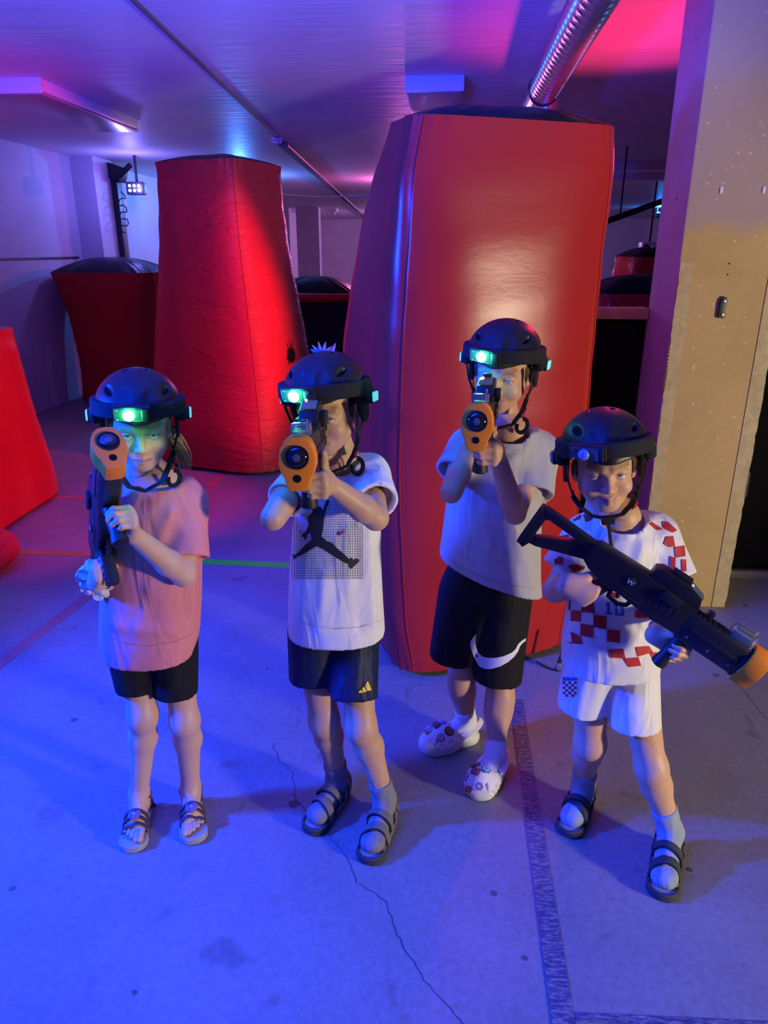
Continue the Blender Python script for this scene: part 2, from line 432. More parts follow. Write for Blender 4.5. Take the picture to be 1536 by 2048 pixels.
M_dark = mat('dark_metal', (0.012, 0.012, 0.015), 0.45)

def structure(o): o['kind'] = 'structure'; return o
def quad(name, pts, m, parent=None): return mk(name, pts, [tuple(range(len(pts)))], m, parent, smooth=False)
CEIL = 2.55
X0, X1, Y0, Y1 = -4.1, 9.5, -3.4, 26.0
def slab(name, lo, hi, m):
    c = [(a+b)/2 for a, b in zip(lo, hi)]; return structure(MB().box(c, [b-a for a, b in zip(lo, hi)]).build(name, m, smooth=False))
slab('floor', (X0, Y0, -0.1), (X1, Y1, 0), M_floor)
slab('ceiling', (X0, Y0, CEIL), (X1, Y1, CEIL+0.15), M_ceil)
wl = slab('wall_left', (X0-0.15, Y0, 0), (X0, Y1, CEIL), M_wall)
slab('wall_right', (X1, Y0, 0), (X1+0.15, Y1, CEIL), M_wall)
slab('wall_front', (X0, Y0-0.15, 0), (X1, Y0, CEIL), M_wall)
slab('wall_back', (X0, Y1, 0), (X1, Y1+0.15, CEIL), M_wall)
# far partition with an open recess, and the beam over it
slab('wall_partition_left', (X0, 19.0, 0), (-3.75, 19.3, CEIL), M_wall)
slab('wall_partition', (-3.5, 18.6, 0), (-2.95, 18.9, CEIL), M_wall)
slab('wall_partition_right', (0.6, 19.0, 0), (3.2, 19.3, CEIL), M_wall)
# left column, its neighbour further back, and the groove in the left wall
slab('wall_column_left', (X0, 8.5, 0), (-3.84, 9.0, CEIL), M_wall)
slab('wall_column_back', (X0, 12.0, 0), (-3.7, 12.5, CEIL), M_wall)
structure(MB().box((X0+0.006, 5.2, 1.50), (0.012, 6.4, 0.018)).build('trim_1', M_dark, smooth=False))
# ceiling joint: thin conduit, then a wide dark strip standing in for its shadow
a, b_ = PZ(258, -10, CEIL), PZ(566, 284, CEIL)
structure(MB().tube([a - Vector((0, 0, .006)), b_ - Vector((0, 0, .006))], 0.012, 8, flat=((0, 0, 1), 0.006)).build('trim_2', mat('joint_and_shadow_strip', (0.16, 0.12, 0.15), 0.6)))
a, b_ = PZ(566, 284, CEIL), PZ(738, 440, CEIL)
structure(MB().tube([a - Vector((0, 0, .02)), b_ - Vector((0, 0, .02))], 0.05, 8, flat=((0, 0, 1), 0.02)).build('trim_3', mat('joint_and_shadow_strip', (0.16, 0.12, 0.15), 0.6)))
# beam across the ceiling at the right, two lines
for i, (yy, hh) in enumerate(((9.6, 0.09), (10.5, 0.12))):
    structure(MB().box((4.2, yy, CEIL-hh/2), (7.0, 0.22, hh), bev=0.01).build('trim_%d' % (4+i), M_wall))

# pillar
px0, px1, py0, py1 = 0.965, 1.375, 3.14, 3.51
pil = slab('wall_pillar', (px0, py0, 0), (px1, py1, CEIL), M_pillar)
structure(MB().box((px0-0.001, (py0+py1)/2, CEIL/2), (0.004, py1-py0-0.002, CEIL-0.002)).build('pillar_side', M_pside, pil, smooth=False))
for sx, zt in ((px0+0.026, 1.53), (px1-0.030, 1.55)):
    rr = random.Random(int(sx*100)); pts = []
    wd = 0.026 if sx < 1.2 else 0.030; nseg = 60
    out = [(sx+(-wd)*(1 if sx < 1.2 else -1)+rr.uniform(-.003, .003), 0.002+zt*i/nseg) for i in range(nseg+1)]
    inn = [(sx+wd*(1 if sx < 1.2 else -1), 0.002+zt*i/nseg) for i in range(nseg+1)][::-1]
    MB().prism(out+inn, py0-0.001, 1, 0.006).build('edge_strip', M_strip, pil, smooth=False)
# frayed spots on the two edges, anchors, black wall plate
for (ex, z0, z1) in ((px0-0.003, 1.02, 1.20), (px1+0.003, 0.55, 0.66)):
    pth = [(ex+(0.004 if i % 2 else -0.004), py0-0.002, z0+(z1-z0)*i/24) for i in range(25)]
    MB().tube(pth, 0.0045, 6).build('frayed_edge', mat('frayed_mesh', (0.13, 0.11, 0.09), 0.9), pil)
for u in (1439, 1521):
    q = P(u, 381, 3.07); MB().box((q.x, py0-0.002, q.z), (0.011, 0.006, 0.024), bev=0.002).build('wall_plug', mat('plug', (0.75, 0.72, 0.66), 0.6), pil)
q = P(1439, 614, 3.07)
wp = thing('wall_plate', (q.x, py0, q.z), 'small black metal plate with two screws on the beige pillar', 'wall plate')
outl = [(-.013, -.040), (.008, -.043), (.013, -.038), (.015, .028), (.010, .040), (.0, .043), (-.010, .036), (-.014, .02)]
MB().prism([(q.x+x, q.z+z) for x, z in outl], py0-0.008, 1, 0.016, bev=0.002).build('plate', M_dark, wp, autosm=30)
for dz in (-0.027, 0.026):
    MB().lathe([(0.0055, 0), (0.0055, 0.003), (0.002, 0.004)], (q.x+0.002, py0-0.016, q.z+dz), (0, -1, 0), 10).build('screw', mat('screw_steel', (0.5, 0.5, 0.5), 0.35, 0.9), wp)
for (u, v) in ((1454, 527), (1451, 549), (1352, 397)):
    q = P(u, v, 3.07)
    MB().lathe([(0.003, 0), (0.003, 0.0015)], (q.x, py0-0.0005, q.z), (0, -1, 0), 8).build('drill_hole', M_black, pil)

# black barrier either side of the pillar
def barrier(name, xa, xb, label):
    t = thing(name, ((xa+xb)/2, 3.52, 0), label, 'barrier')
    MB().box(((xa+xb)/2, 3.54, 0.65), (xb-xa, 0.06, 1.26)).build('panel', M_black, t, smooth=False)
    MB().box(((xa+xb)/2, 3.53, 1.305), (xb-xa, 0.10, 0.05), bev=0.006).build('ledge', M_ledge, t)
    MB().box(((xa+xb)/2, 3.49, 0.02), (xb-xa, 0.04, 0.04), bev=0.004).build('floor_rail', M_rail, t)
barrier('barrier', px1+0.004, 4.4, 'black barrier with timber ledge to the right of the pillar')
barrier('barrier', 0.55, px0-0.006, 'black barrier with timber ledge between red inflatable and pillar')

# ------------------------------------------------------------------ floor markings, cracks, stains
def tapemat(name, col, wear=0.45):
    def f(nt, N, L, b):
        v = N.new('ShaderNodeTexCoord').outputs['Object']
        mp = N.new('ShaderNodeMapping'); mp.inputs['Scale'].default_value = (1.0, 5.0, 1); L.new(v, mp.inputs['Vector'])
        m_ = ramp(N, L, noise(N, L, mp.outputs['Vector'], 32, 6, 0.75), [(wear-0.06, (0, 0, 0)), (wear+0.10, (1, 1, 1))])
        L.new(mixc(N, L, m_, (0.30, 0.28, 0.26), col), b.inputs['Base Color'])
    return nodemat(name, f, 0.6)
def strip(name, pix, m, label):
    pts = [PZ(u, v, 0.0) for u, v in pix]; c = sum(pts, Vector())/len(pts)
    b = MB(); n = len(pts)
    b.add([p + UP*0.0004 for p in pts] + [p + UP*0.0018 for p in pts], [tuple(range(n, 2*n))] + [(i, (i+1) % n, n+(i+1) % n, n+i) for i in range(n)])
    return tag(b.build(name, m, smooth=False), label, 'floor tape')
strip('floor_tape', [(1020, 1400), (1045, 1400), (1153, 2060), (1106, 2060)], tapemat('tape_blue', (0.045, 0.05, 0.13), 0.44), 'worn dark blue tape line running from the tall inflatable towards the viewer')
strip('floor_tape', [(1155, 2026), (1540, 2044), (1540, 2062), (1156, 2044)], MATS['tape_blue'], 'worn dark tape line along the bottom right edge of the floor')
strip('floor_tape', [(405, 1118), (580, 1126), (580, 1136), (405, 1128)], tapemat('tape_green', (0.02, 0.95, 0.05), 0.15), 'bright green floor tape between the two children on the left')
strip('floor_tape', [(20, 1099), (180, 1105), (180, 1113), (20, 1108)], tapemat('tape_olive', (0.35, 0.30, 0.06), 0.3), 'dull yellow floor tape left of the girl in pink')
strip('floor_tape', [(-40, 1346), (192, 1172), (204, 1180), (-30, 1362)], tapemat('tape_red', (0.42, 0.10, 0.10), 0.42), 'faded red diagonal floor tape at the left edge')
strip('floor_tape', [(40, 993), (185, 993), (185, 998), (36, 998)], tapemat('tape_orange', (0.5, 0.13, 0.07), 0.38), 'thin orange floor tape beside the red block on the left')
strip('floor_tape', [(412, 975), (442, 945), (452, 947), (424, 975)], MATS['tape_red'], 'short red floor tape at the foot of the tapered inflatable')
def crack(pix, label, wd=0.0018):
    r = random.Random(len(pix)); pts = []
    for (a, b), (c, d) in zip(pix, pix[1:]):
        for i in range(7):
            t = i/7; pts.append(PZ(a+(c-a)*t+r.uniform(-3, 3), b+(d-b)*t+r.uniform(-2.5, 2.5), 0.0003))
    structure(MB().tube(pts, [wd*r.uniform(.5, 1.2) for _ in pts], 5, flat=((0, 0, 1), 0.0005)).build('floor_crack', mat('crack', (0.10, 0.09, 0.09), 0.9)))
crack([(545, 1485), (560, 1520), (585, 1545), (592, 1600), (650, 1660), (700, 1720), (715, 1765), (770, 1800), (800, 1880), (850, 1960), (920, 2040), (940, 2070)], '')
crack([(1440, 1290), (1475, 1360), (1500, 1400), (1560, 1470)], '', 0.0012)
for (u, v, r) in ((1433, 1351, 0.012), (148, 1440, 0.012), (588, 1608, 0.017), (988, 1787, 0.008), (25, 1778, 0.008), (1051, 1917, 0.007), (1490, 1211, 0.012), (534, 1338, 0.006), (270, 1985, 0.006), (1380, 1740, 0.007)):
    c = PZ(u, v, 0); rr = random.Random(u)
    pl = [(c.x+r*rr.uniform(.8, 1.2)*math.cos(a*PI/6), c.y+r*rr.uniform(.8, 1.2)*math.sin(a*PI/6)) for a in range(12)]
    structure(MB().prism(pl, 0.0006, 2, 0.001).build('floor_stain', mat('stain', (0.12, 0.10, 0.09), 0.8), smooth=False))

# ------------------------------------------------------------------ ceiling lamps (switched off), duct, cable, detectors
def fixture(c, lx, ly, label):
    t = thing('ceiling_light', c, label, 'ceiling light', 'box lights under the ceiling')
    x, y, z = c
    MB().box((x, y, z-0.035), (lx, ly, 0.07), bev=0.006).build('housing', M_white, t)
    MB().box((x, y, z-0.078), (lx-0.03, ly-0.03, 0.016), bev=0.005).build('diffuser', M_fixt, t)
    for s in (-1, 1): MB().box((x, y+s*(ly/2+0.006), z-0.04), (lx+0.012, 0.014, 0.085), bev=0.004).build('end_cap', M_white, t)
q = PZ(40, 172, CEIL-0.04); fixture((q.x-0.03, q.y+0.74, CEIL), 0.34, 1.5, 'long white box light on the ceiling at the upper left')
q = PZ(869, 168, CEIL-0.04); fixture((q.x, q.y+0.74, CEIL), 0.34, 1.5, 'white box light on the ceiling above the tall red inflatable')
q = PZ(606, 432, CEIL-0.04); fixture((q.x, q.y, CEIL), 0.4, 1.2, 'tiny far ceiling light between the two tall inflatables')
for (u, v, lb) in ((555, 283, 'white smoke detector beside the dark ceiling joint'), (663, 452, 'small far white smoke detector above the recess')):
    q = PZ(u, min(v, 420), CEIL-0.03); t = thing('smoke_detector', (q.x, q.y, CEIL), lb, 'detector')
    s = 1 if v < 300 else 3
    MB().lathe([(0.055*s, 0), (0.055*s, 0.022*s), (0.045*s, 0.03*s)], (q.x, q.y, CEIL), (0, 0, -1), 20).build('base', M_white, t)
    MB().lathe([(0.035*s, 0.03*s), (0.03*s, 0.045*s), (0.015*s, 0.05*s)], (q.x, q.y, CEIL), (0, 0, -1), 20).build('sensor', M_white, t)
# spiral duct with elbow and drop
da, db = PZ(1196, -20, 2.42), PZ(1088, 178, 2.42)
dt = thing('spiral_duct', (db.x, db.y, 2.42), 'galvanised spiral air duct under the ceiling at the upper right', 'air duct')
dirn = (db-da).normalized(); a0 = da - dirn*3.5
nst = 420; Ltot = (db-a0).length
MB().tube([a0 + dirn*(Ltot*i/nst) for i in range(nst+1)], [0.082 + (0.003 if i % 6 == 0 else 0) for i in range(nst+1)], 20).build('run', M_duct, dt)
MB().tube([db - dirn*0.02, db + dirn*0.62], 0.074, 20).build('run_beyond', M_duct, dt)
MB().tube([db + Vector((0.02, 0.06, 0.02)), db + Vector((0.035, 0.08, -0.10)), db + Vector((0.035, 0.08, -2.415))], 0.072, 20).build('drop', M_duct, dt)
MB().tube([db - dirn*0.03, db - dirn*0.02, db, db+dirn*0.01], [0.084, 0.089, 0.089, 0.084], 20).build('clamp_ring', M_dark, dt)
MB().tube([db + Vector((0.035, 0.08, -0.11)), db + Vector((0.035, 0.08, -0.13))], 0.078, 20).build('collar', M_duct, dt)
pts = []
for i in range(25):
    s = i/24; p = P(505+250*s, 379+9*s, 9.0); p.z -= 0.05*math.sin(PI*s); pts.append(p)
tag(MB().tube(pts, 0.007, 6).build('ceiling_cable', M_white), 'thin pale cable strung below the ceiling between two tall inflatables', 'cable')
q0, q1 = P(1240, 433, 8.0), P(1340, 397, 8.0)
lb = MB().tube([q0-(q1-q0)*0.6, q1+(q1-q0)], 0.03, 8)
for q_ in (q0, q1): lb.tube([q_, Vector((q_.x, q_.y, CEIL))], 0.01, 6)
tag(lb.build('lighting_bar', M_dark), 'dark metal bar below the far ceiling right of the tall inflatable', 'bar')
# black bracket post with the LED lamp at the left column
q = P(226, 400, 9.25); t = thing('bracket_post', (q.x, q.y, 0), 'black steel post with bracket beside the left column', 'post')
MB().box((q.x, q.y, 1.25), (0.20, 0.14, 2.5), bev=0.01).build('post', M_dark, t)
MB().box((q.x-0.02, q.y-0.02, 2.46), (0.42, 0.2, 0.16), Matrix.Rotation(0.35, 3, 'Y'), bev=0.02).build('bracket', M_dark, t)
MB().tube([(q.x+0.10, q.y-0.1, 2.34), (q.x+0.30, q.y-0.1, 2.50)], 0.03, 8).build('brace', M_dark, t)
pts = [(q.x+0.14+0.05*math.sin(i*0.9), q.y-0.08, 2.2-0.02*i+0.02*math.cos(i*1.7)) for i in range(22)]
MB().tube(pts, 0.007, 6).build('loose_wire', M_dark, t)
q = P(268, 376, 8.60); t = thing('led_flood', (q.x, q.y, q.z), 'lit blue white LED flood lamp beside the black post', 'lamp')
MB().box((q.x, q.y+0.07, q.z), (0.19, 0.12, 0.13), bev=0.015).build('housing', M_dark, t)
MB().tube([(q.x, q.y+0.10, q.z+0.06), (q.x, q.y+0.10, CEIL)], 0.015, 8).build('hanger', M_dark, t)
M_ledb = mat('led_blue', (0.6, 0.7, 1), 0.3, emit=(0.45, 0.6, 1.0), estr=30)
for i in range(3):
    for j in range(2):
        MB().lathe([(0.014, 0), (0.012, 0.008), (0.005, 0.012)], (q.x-0.052+0.052*i, q.y+0.01, q.z-0.024+0.048*j), (0, -1, 0), 12).build('led', M_ledb, t)
lamp('led_flood_light', 'POINT', (q.x+0.05, q.y-0.12, q.z), 22, (0.20, 0.15, 1.0), 0.05)
# lamps near the far ceiling and behind the big inflatable, which streak the ceiling
def spotcan(loc, col, e, label, ln):
    t = thing('ceiling_spot', loc, label, 'lamp'); x, y, z = loc
    MB().lathe([(0.05, -0.1), (0.07, 0), (0.065, 0.01)], loc, (0, 0, 1), 16).build('can', M_dark, t)
    MB().lathe([(0.055, 0), (0.03, 0.02)], (x, y, z+0.008), (0, 0, 1), 16).build('lens', mat('lens_'+ln, col, 0.3, emit=col, estr=12), t)
    MB().tube([(x, y, z-0.08), (x, y+0.09, z-0.05), (x, y+0.09, CEIL)], 0.012, 8).build('bracket', M_dark, t)
    lamp('ceiling_spot_light', 'POINT', (x, y-0.02, z+0.07), e, col, 0.04)
spotcan(tuple(C(-1.95, 10.8, 2.27)), (0.06, 0.24, 1.0), 130, 'cyan ceiling spot behind the tapered inflatable', 'cyan')
spotcan(tuple(C(0.3, 11.5, 2.27)), (0.9, 0.16, 0.55), 100, 'pink ceiling spot behind the huge red block', 'pink')
spotcan(tuple(C(6.55, 18.6, 2.40)), (0.01, 0.22, 1.0), 90, 'cyan ceiling spot far back between inflatable and pillar', 'cyan2')
spotcan((-0.7, 21.0, 2.20), (0.7, 0.3, 1.0), 220, 'violet ceiling spot at the far recess', 'violet')

# ------------------------------------------------------------------ inflatables
def f_pvc(col, rough, bs=0.35):
    def f(nt, N, L, b):
        v = N.new('ShaderNodeTexCoord').outputs['Object']
        L.new(ramp(N, L, noise(N, L, v, 3, 4), [(0.3, tuple(c*0.88 for c in col)), (0.7, col)]), b.inputs['Base Color'])
        mp = N.new('ShaderNodeMapping'); mp.inputs['Scale'].default_value = (1, 1, 3.2); L.new(v, mp.inputs['Vector'])
        a = noise(N, L, mp.outputs['Vector'], 7, 4, 0.55, 0.8); c = noise(N, L, mp.outputs['Vector'], 26, 3, 0.5, 1.2)
        ad = N.new('ShaderNodeMath'); ad.operation = 'MULTIPLY_ADD'; ad.inputs[1].default_value = 0.3; L.new(c, ad.inputs[0]); L.new(a, ad.inputs[2])
        bumpn(N, L, b, ad.outputs[0], bs, 0.02); b.inputs['Specular IOR Level'].default_value = 0.16
    return f
M_red = nodemat('red_pvc', f_pvc((0.46, 0.026, 0.022), 0.3, 0.02), 0.25)
M_redw = nodemat('red_pvc_creased', f_pvc((0.52, 0.035, 0.035), 0.3, 0.8), 0.26)
M_blk = nodemat('black_pvc', f_pvc((0.010, 0.011, 0.016), 0.3), 0.30)
def inflatable(name, cx, cd, yaw, prof, dome, label, group=None, m_front=None, m_side=None, m_top=None, wr=0.006, m_trim=None, seed=1, shear=(0, 0), flush=None):
    """prof rows: z, half width, half depth, squareness; yaw turns the front away to the right"""
    m_front = m_front or M_red; m_side = m_side or M_red; m_top = m_top or M_blk
    o = C(cx, cd, 0); t = thing(name, o, label, 'inflatable', group)
    rx = (RIGHT*math.cos(yaw) + HEAD*math.sin(yaw)); ry = (HEAD*math.cos(yaw) - RIGHT*math.sin(yaw))
    Pf = np.array(prof); zt, zb = Pf[-1, 0], Pf[0, 0]; nz = 64; q = 22; r = random.Random(seed)
    ph = [r.uniform(0, 6.28) for _ in range(6)]
    tt = np.linspace(0, 1, nz+1); zz = zb+(zt-zb)*(0.5-0.5*np.cos(PI*tt))*0.6+(zt-zb)*tt*0.4
    def crv(c, z):
        zs = np.linspace(zb, zt, 200); v = np.interp(zs, Pf[:, 0], Pf[:, c]); v = np.convolve(np.pad(v, 12, mode='edge'), np.ones(25)/25, 'valid'); return np.interp(z, zs, v)
    def ring(z, s=1.0):
        a, b, n = crv(1, z), crv(2, z), crv(3, z); out = []
        for k in range(4*q):
            th = -3*PI/4 + 2*PI*k/(4*q); c_, s_ = math.cos(th), math.sin(th)
            x = a*math.copysign(abs(c_)**(2/n), c_); y = b*math.copysign(abs(s_)**(2/n), s_)
            e = math.exp(-(zt-z)/0.05)+math.exp(-(z-zb)/0.06)
            w_ = 1 + wr/a*e*(math.sin(23*th+ph[0])+0.6*math.sin(41*th+ph[1])) + 0.25*wr/a*math.sin(9*z/(zt-zb)*6.28+3*math.sin(2*th)+ph[2])
            out.append(o + rx*(x*s*w_+shear[0]*z) + ry*(y*s*w_+shear[1]*z+(0 if flush is None else b-flush)) + UP*z)
        return out
    rings = [ring(z) for z in zz]
    def panel(nm, k0, m):
        vs = []; fs = []; nn = q+1
        for rg in rings: vs += [rg[(k0+i) % (4*q)] for i in range(nn)]
        for i in range(nz):
            for k in range(q): fs.append((i*nn+k, i*nn+k+1, (i+1)*nn+k+1, (i+1)*nn+k))
        return mk(nm, vs, fs, m, t)
    panel('front_panel', 0, m_front); panel('side_panel', q, m_side); panel('back_panel', 2*q, m_side); panel('side_panel', 3*q, m_side)
    def cap(nm, z, dm, m):
        vs = []; fs = []; n = 4*q; K = 14; top = ring(z)
        ctr = sum(top, Vector())/n
        for j in range(K+1):
            s = 1-j/K
            for k in range(n):
                p = ctr + (top[k]-ctr)*s
                th = 2*PI*k/n; f = (1-s**2.2)
                p = p + UP*(dm*f*(1+0.05*math.sin(13*th+ph[3])*s)); vs.append(p)
        for j in range(K):
            for k in range(n): fs.append((j*n+k, j*n+(k+1) % n, (j+1)*n+(k+1) % n, (j+1)*n+k))
        return mk(nm, vs, fs, m, t)
    cap('top_panel', zt, dome, m_top); cap('bottom_panel', zb, -0.0, m_top)
    if m_trim:
        rg = ring(zt-0.01, 1.01); MB().tube(rg+[rg[0]], 0.05, 8, cap=False).build('trim_tube', m_trim, t)
    for k in (0, q, 2*q, 3*q):                                # piping along the welded edges
        MB().tube([rg[k] for rg in rings], 0.004, 5).build('seam', m_side, t)
    return t
inflatable('inflatable_bunker', 0.325, 2.82, math.radians(19),
    [(0.03, .37, .20, 4.5), (0.20, .42, .27, 4.0), (0.8, .455, .38, 3.8), (1.25, .445, .37, 3.8), (1.65, .415, .26, 4.2), (1.86, .392, .17, 6), (1.93, .378, .13, 6), (1.96, .35, .11, 5)], 0.055,
    'huge glossy red inflatable block with black top behind the boys', 'red inflatables', wr=0.004, flush=0.33)
inflatable('inflatable_bunker', -1.17, 5.66, math.radians(-24),
    [(0.03, .56, .46, 3.6), (0.25, .62, .52, 3.0), (0.9, .545, .47, 3.0), (1.6, .42, .38, 3.4), (2.0, .36, .335, 5), (2.15, .335, .32, 9)], 0.06,
    'tall tapered red inflatable tower with creased shiny skin behind the girl', 'red inflatables', m_front=M_redw, m_side=M_redw, wr=0.007, seed=4)
inflatable('inflatable_bunker', -2.90, 8.15, math.radians(-4),
    [(0.03, .44, .38, 4), (0.4, .43, .38, 3.4), (0.9, .47, .40, 3.4), (1.25, .54, .42, 4.5), (1.36, .55, .42, 7)], 0.15,
    'low dark red inflatable with black top in front of the left wall', 'red inflatables', wr=0.008, seed=9)
inflatable('inflatable_bunker', -2.92, 4.28, math.radians(-4.2),
    [(0.03, .68, .60, 6), (0.2, .69, .61, 5), (0.6, .645, .57, 4.5), (1.0, .60, .54, 5), (1.12, .575, .52, 6)], 0.04,
    'bright pinkish red inflatable block cut off by the left edge', 'red inflatables', m_top=M_red, wr=0.003, seed=5)
inflatable('inflatable_bunker', -0.86, 9.3, math.radians(-3),
    [(0.03, .62, .45, 5), (0.5, .62, .45, 4), (1.06, .60, .43, 6)], 0.22,
    'black fronted inflatable with red rim between the two tall ones', 'black inflatables', m_front=M_blk, m_side=M_blk, m_trim=M_red, seed=11)
inflatable('inflatable_bunker', 2.50, 7.3, math.radians(3),
    [(0.03, .55, .45, 5), (0.6, .56, .46, 4), (1.20, .52, .42, 7)], 0.16,
    'red inflatable with black top beyond the barrier left of the pillar', 'red inflatables', seed=13)
inflatable('inflatable_bunker', 3.35, 9.6, math.radians(10),
    [(0.03, .45, .4, 4), (0.8, .46, .40, 3.2), (1.50, .36, .33, 5)], 0.12,
    'farther small red inflatable peeking over the barrier beside the pillar', 'red inflatables', seed=15)
q = P(1298, 494, 10.4)
t = thing('projector', q, 'pale boxy projector glowing blue far back left of the pillar', 'projector')
MB().box(q, (0.24, 0.2, 0.13), bev=0.015).build('case', M_white, t)
MB().lathe([(0.035, 0), (0.035, 0.02), (0.02, 0.025)], q+Vector((-0.06, -0.10, 0)), (0, -1, 0), 14).build('lens', M_dark, t)
MB().tube([q+Vector((0, 0, 0.06)), Vector((q.x, q.y, CEIL))], 0.015, 8).build('pole', M_dark, t)
# rough red bag at the left edge
S = SDF(); c = C(-2.17, 3.42, 0)
S.ell((c.x, c.y, 0.115), (.27, .24, .13), k=0).ell((c.x+.05, c.y-.05, 0.16), (.2, .18, .10), k=0.05)
S.half((0, 0, 0.004), (0, 0, -1))
V, F = S.mesh(0.012); t = mk('beanbag', V, F, mat('rough_red_fabric', (0.42, 0.03, 0.035), 0.85, var=0.4, vscale=60, bump=0.8, bscale=90))
tag(t, 'dark red rough fabric bag on the floor at the left edge', 'beanbag')
# tie-down strap at the foot of the big block
q = PZ(1112, 1352, 0); t = thing('tie_down_strap', q, 'black tie down strap at the right foot of the huge red block', 'strap')
MB().tube([q+Vector((0.005, 0.03, 0.005)), q+Vector((0.02, 0.03, 0.07)), q+Vector((0.03, 0.04, 0.16))], 0.009, 8, flat=((0, -1, 0), 0.002)).build('webbing', M_dark, t)
MB().box(q+Vector((0.012, 0.024, 0.03)), (0.02, 0.008, 0.03), bev=0.002).build('buckle', mat('screw_steel', (0.5, 0.5, 0.5), 0.35, 0.9), t)
MB().tube([q+Vector((0.005, 0.03, 0.006)), q+Vector((-0.03, 0.05, 0.006)), q+Vector((-0.07, 0.07, 0.02))], 0.004, 6).build('cord', M_dark, t)
# black spiked mark on the tapered tower
bpy.context.view_layer.update()
tw = [o for o in bpy.data.objects if o.parent and 'tapered' in o.parent.get('label', '') and o.name.startswith(('side_panel', 'front_panel'))]
VV = []; FF = []
for o in tw:
    M = np.array(o.parent.matrix_basis); b = len(VV)
    VV += [tuple(M[:3, :3] @ np.array(v.co) + M[:3, 3]) for v in o.data.vertices]; FF += [tuple(i+b for i in p.vertices) for p in o.data.polygons]
tb = BVHTree.FromPolygons(VV, FF)
polys = [[(583+8*math.cos(i*PI/8), 711+15*math.sin(i*PI/8)) for i in range(16)]]
for (a, b, c, d) in ((579, 700, 571, 680), (582, 698, 577, 676), (585, 697, 584, 679), (577, 712, 571, 722), (580, 720, 576, 732), (578, 704, 572, 697)):
    n = math.hypot(c-a, d-b); nx, ny = -(d-b)/n, (c-a)/n; polys.append([(a+nx, b+ny), (c, d), (a-nx, b-ny)])
decal('spiked_mark', polys, M_black, tb, tw[0].parent, 5.2, off=0.006, step=0.02)

# ================================================================== laser guns
M_gun = mat('gun_polymer', (0.012, 0.012, 0.016), 0.38, bump=0.08, bscale=300)
M_gun2 = mat('gun_polymer_dull', (0.010, 0.010, 0.013), 0.55)
M_orange = mat('orange_plastic', (0.86, 0.25, 0.012), 0.5, var=0.06, vscale=30, spec=0.3)
M_lens = mat('gun_lens', (0.010, 0.012, 0.016), 0.05, coat=1.0)
M_lensg = mat('gun_lens_inner', (0.10, 0.12, 0.14), 0.15, metal=0.3)
M_clear = mat('clear_plastic', (0.80, 0.88, 0.90), 0.06, trans=0.92, ior=1.3)
M_pcb = mat('circuit_board', (0.02, 0.07, 0.05), 0.5, var=0.5, vscale=150)
M_steel = mat('screw_steel', (0.5, 0.5, 0.5), 0.35, 0.9)
M_scr = mat('gun_screen', (0.05, 0.07, 0.08), 0.08, emit=(0.25, 0.4, 0.4), estr=0.12)
M_redled = mat('red_led', (0.9, 0.1, 0.1), 0.3, emit=(1.0, 0.25, 0.15), estr=14)
M_print = mat('pale_print', (0.55, 0.60, 0.72), 0.5)
def muzzle_outline(s=1.0):
    r = [(0.0, .052), (.014, .050), (.024, .042), (.031, .028), (.034, .012), (.034, -.004), (.030, -.018), (.024, -.028), (.022, -.040), (.019, -.048), (.010, -.051)]
    pts = r + [(-x, z) for x, z in r[::-1][:-1]]
    return [(x*s, z*s) for x, z in pts]
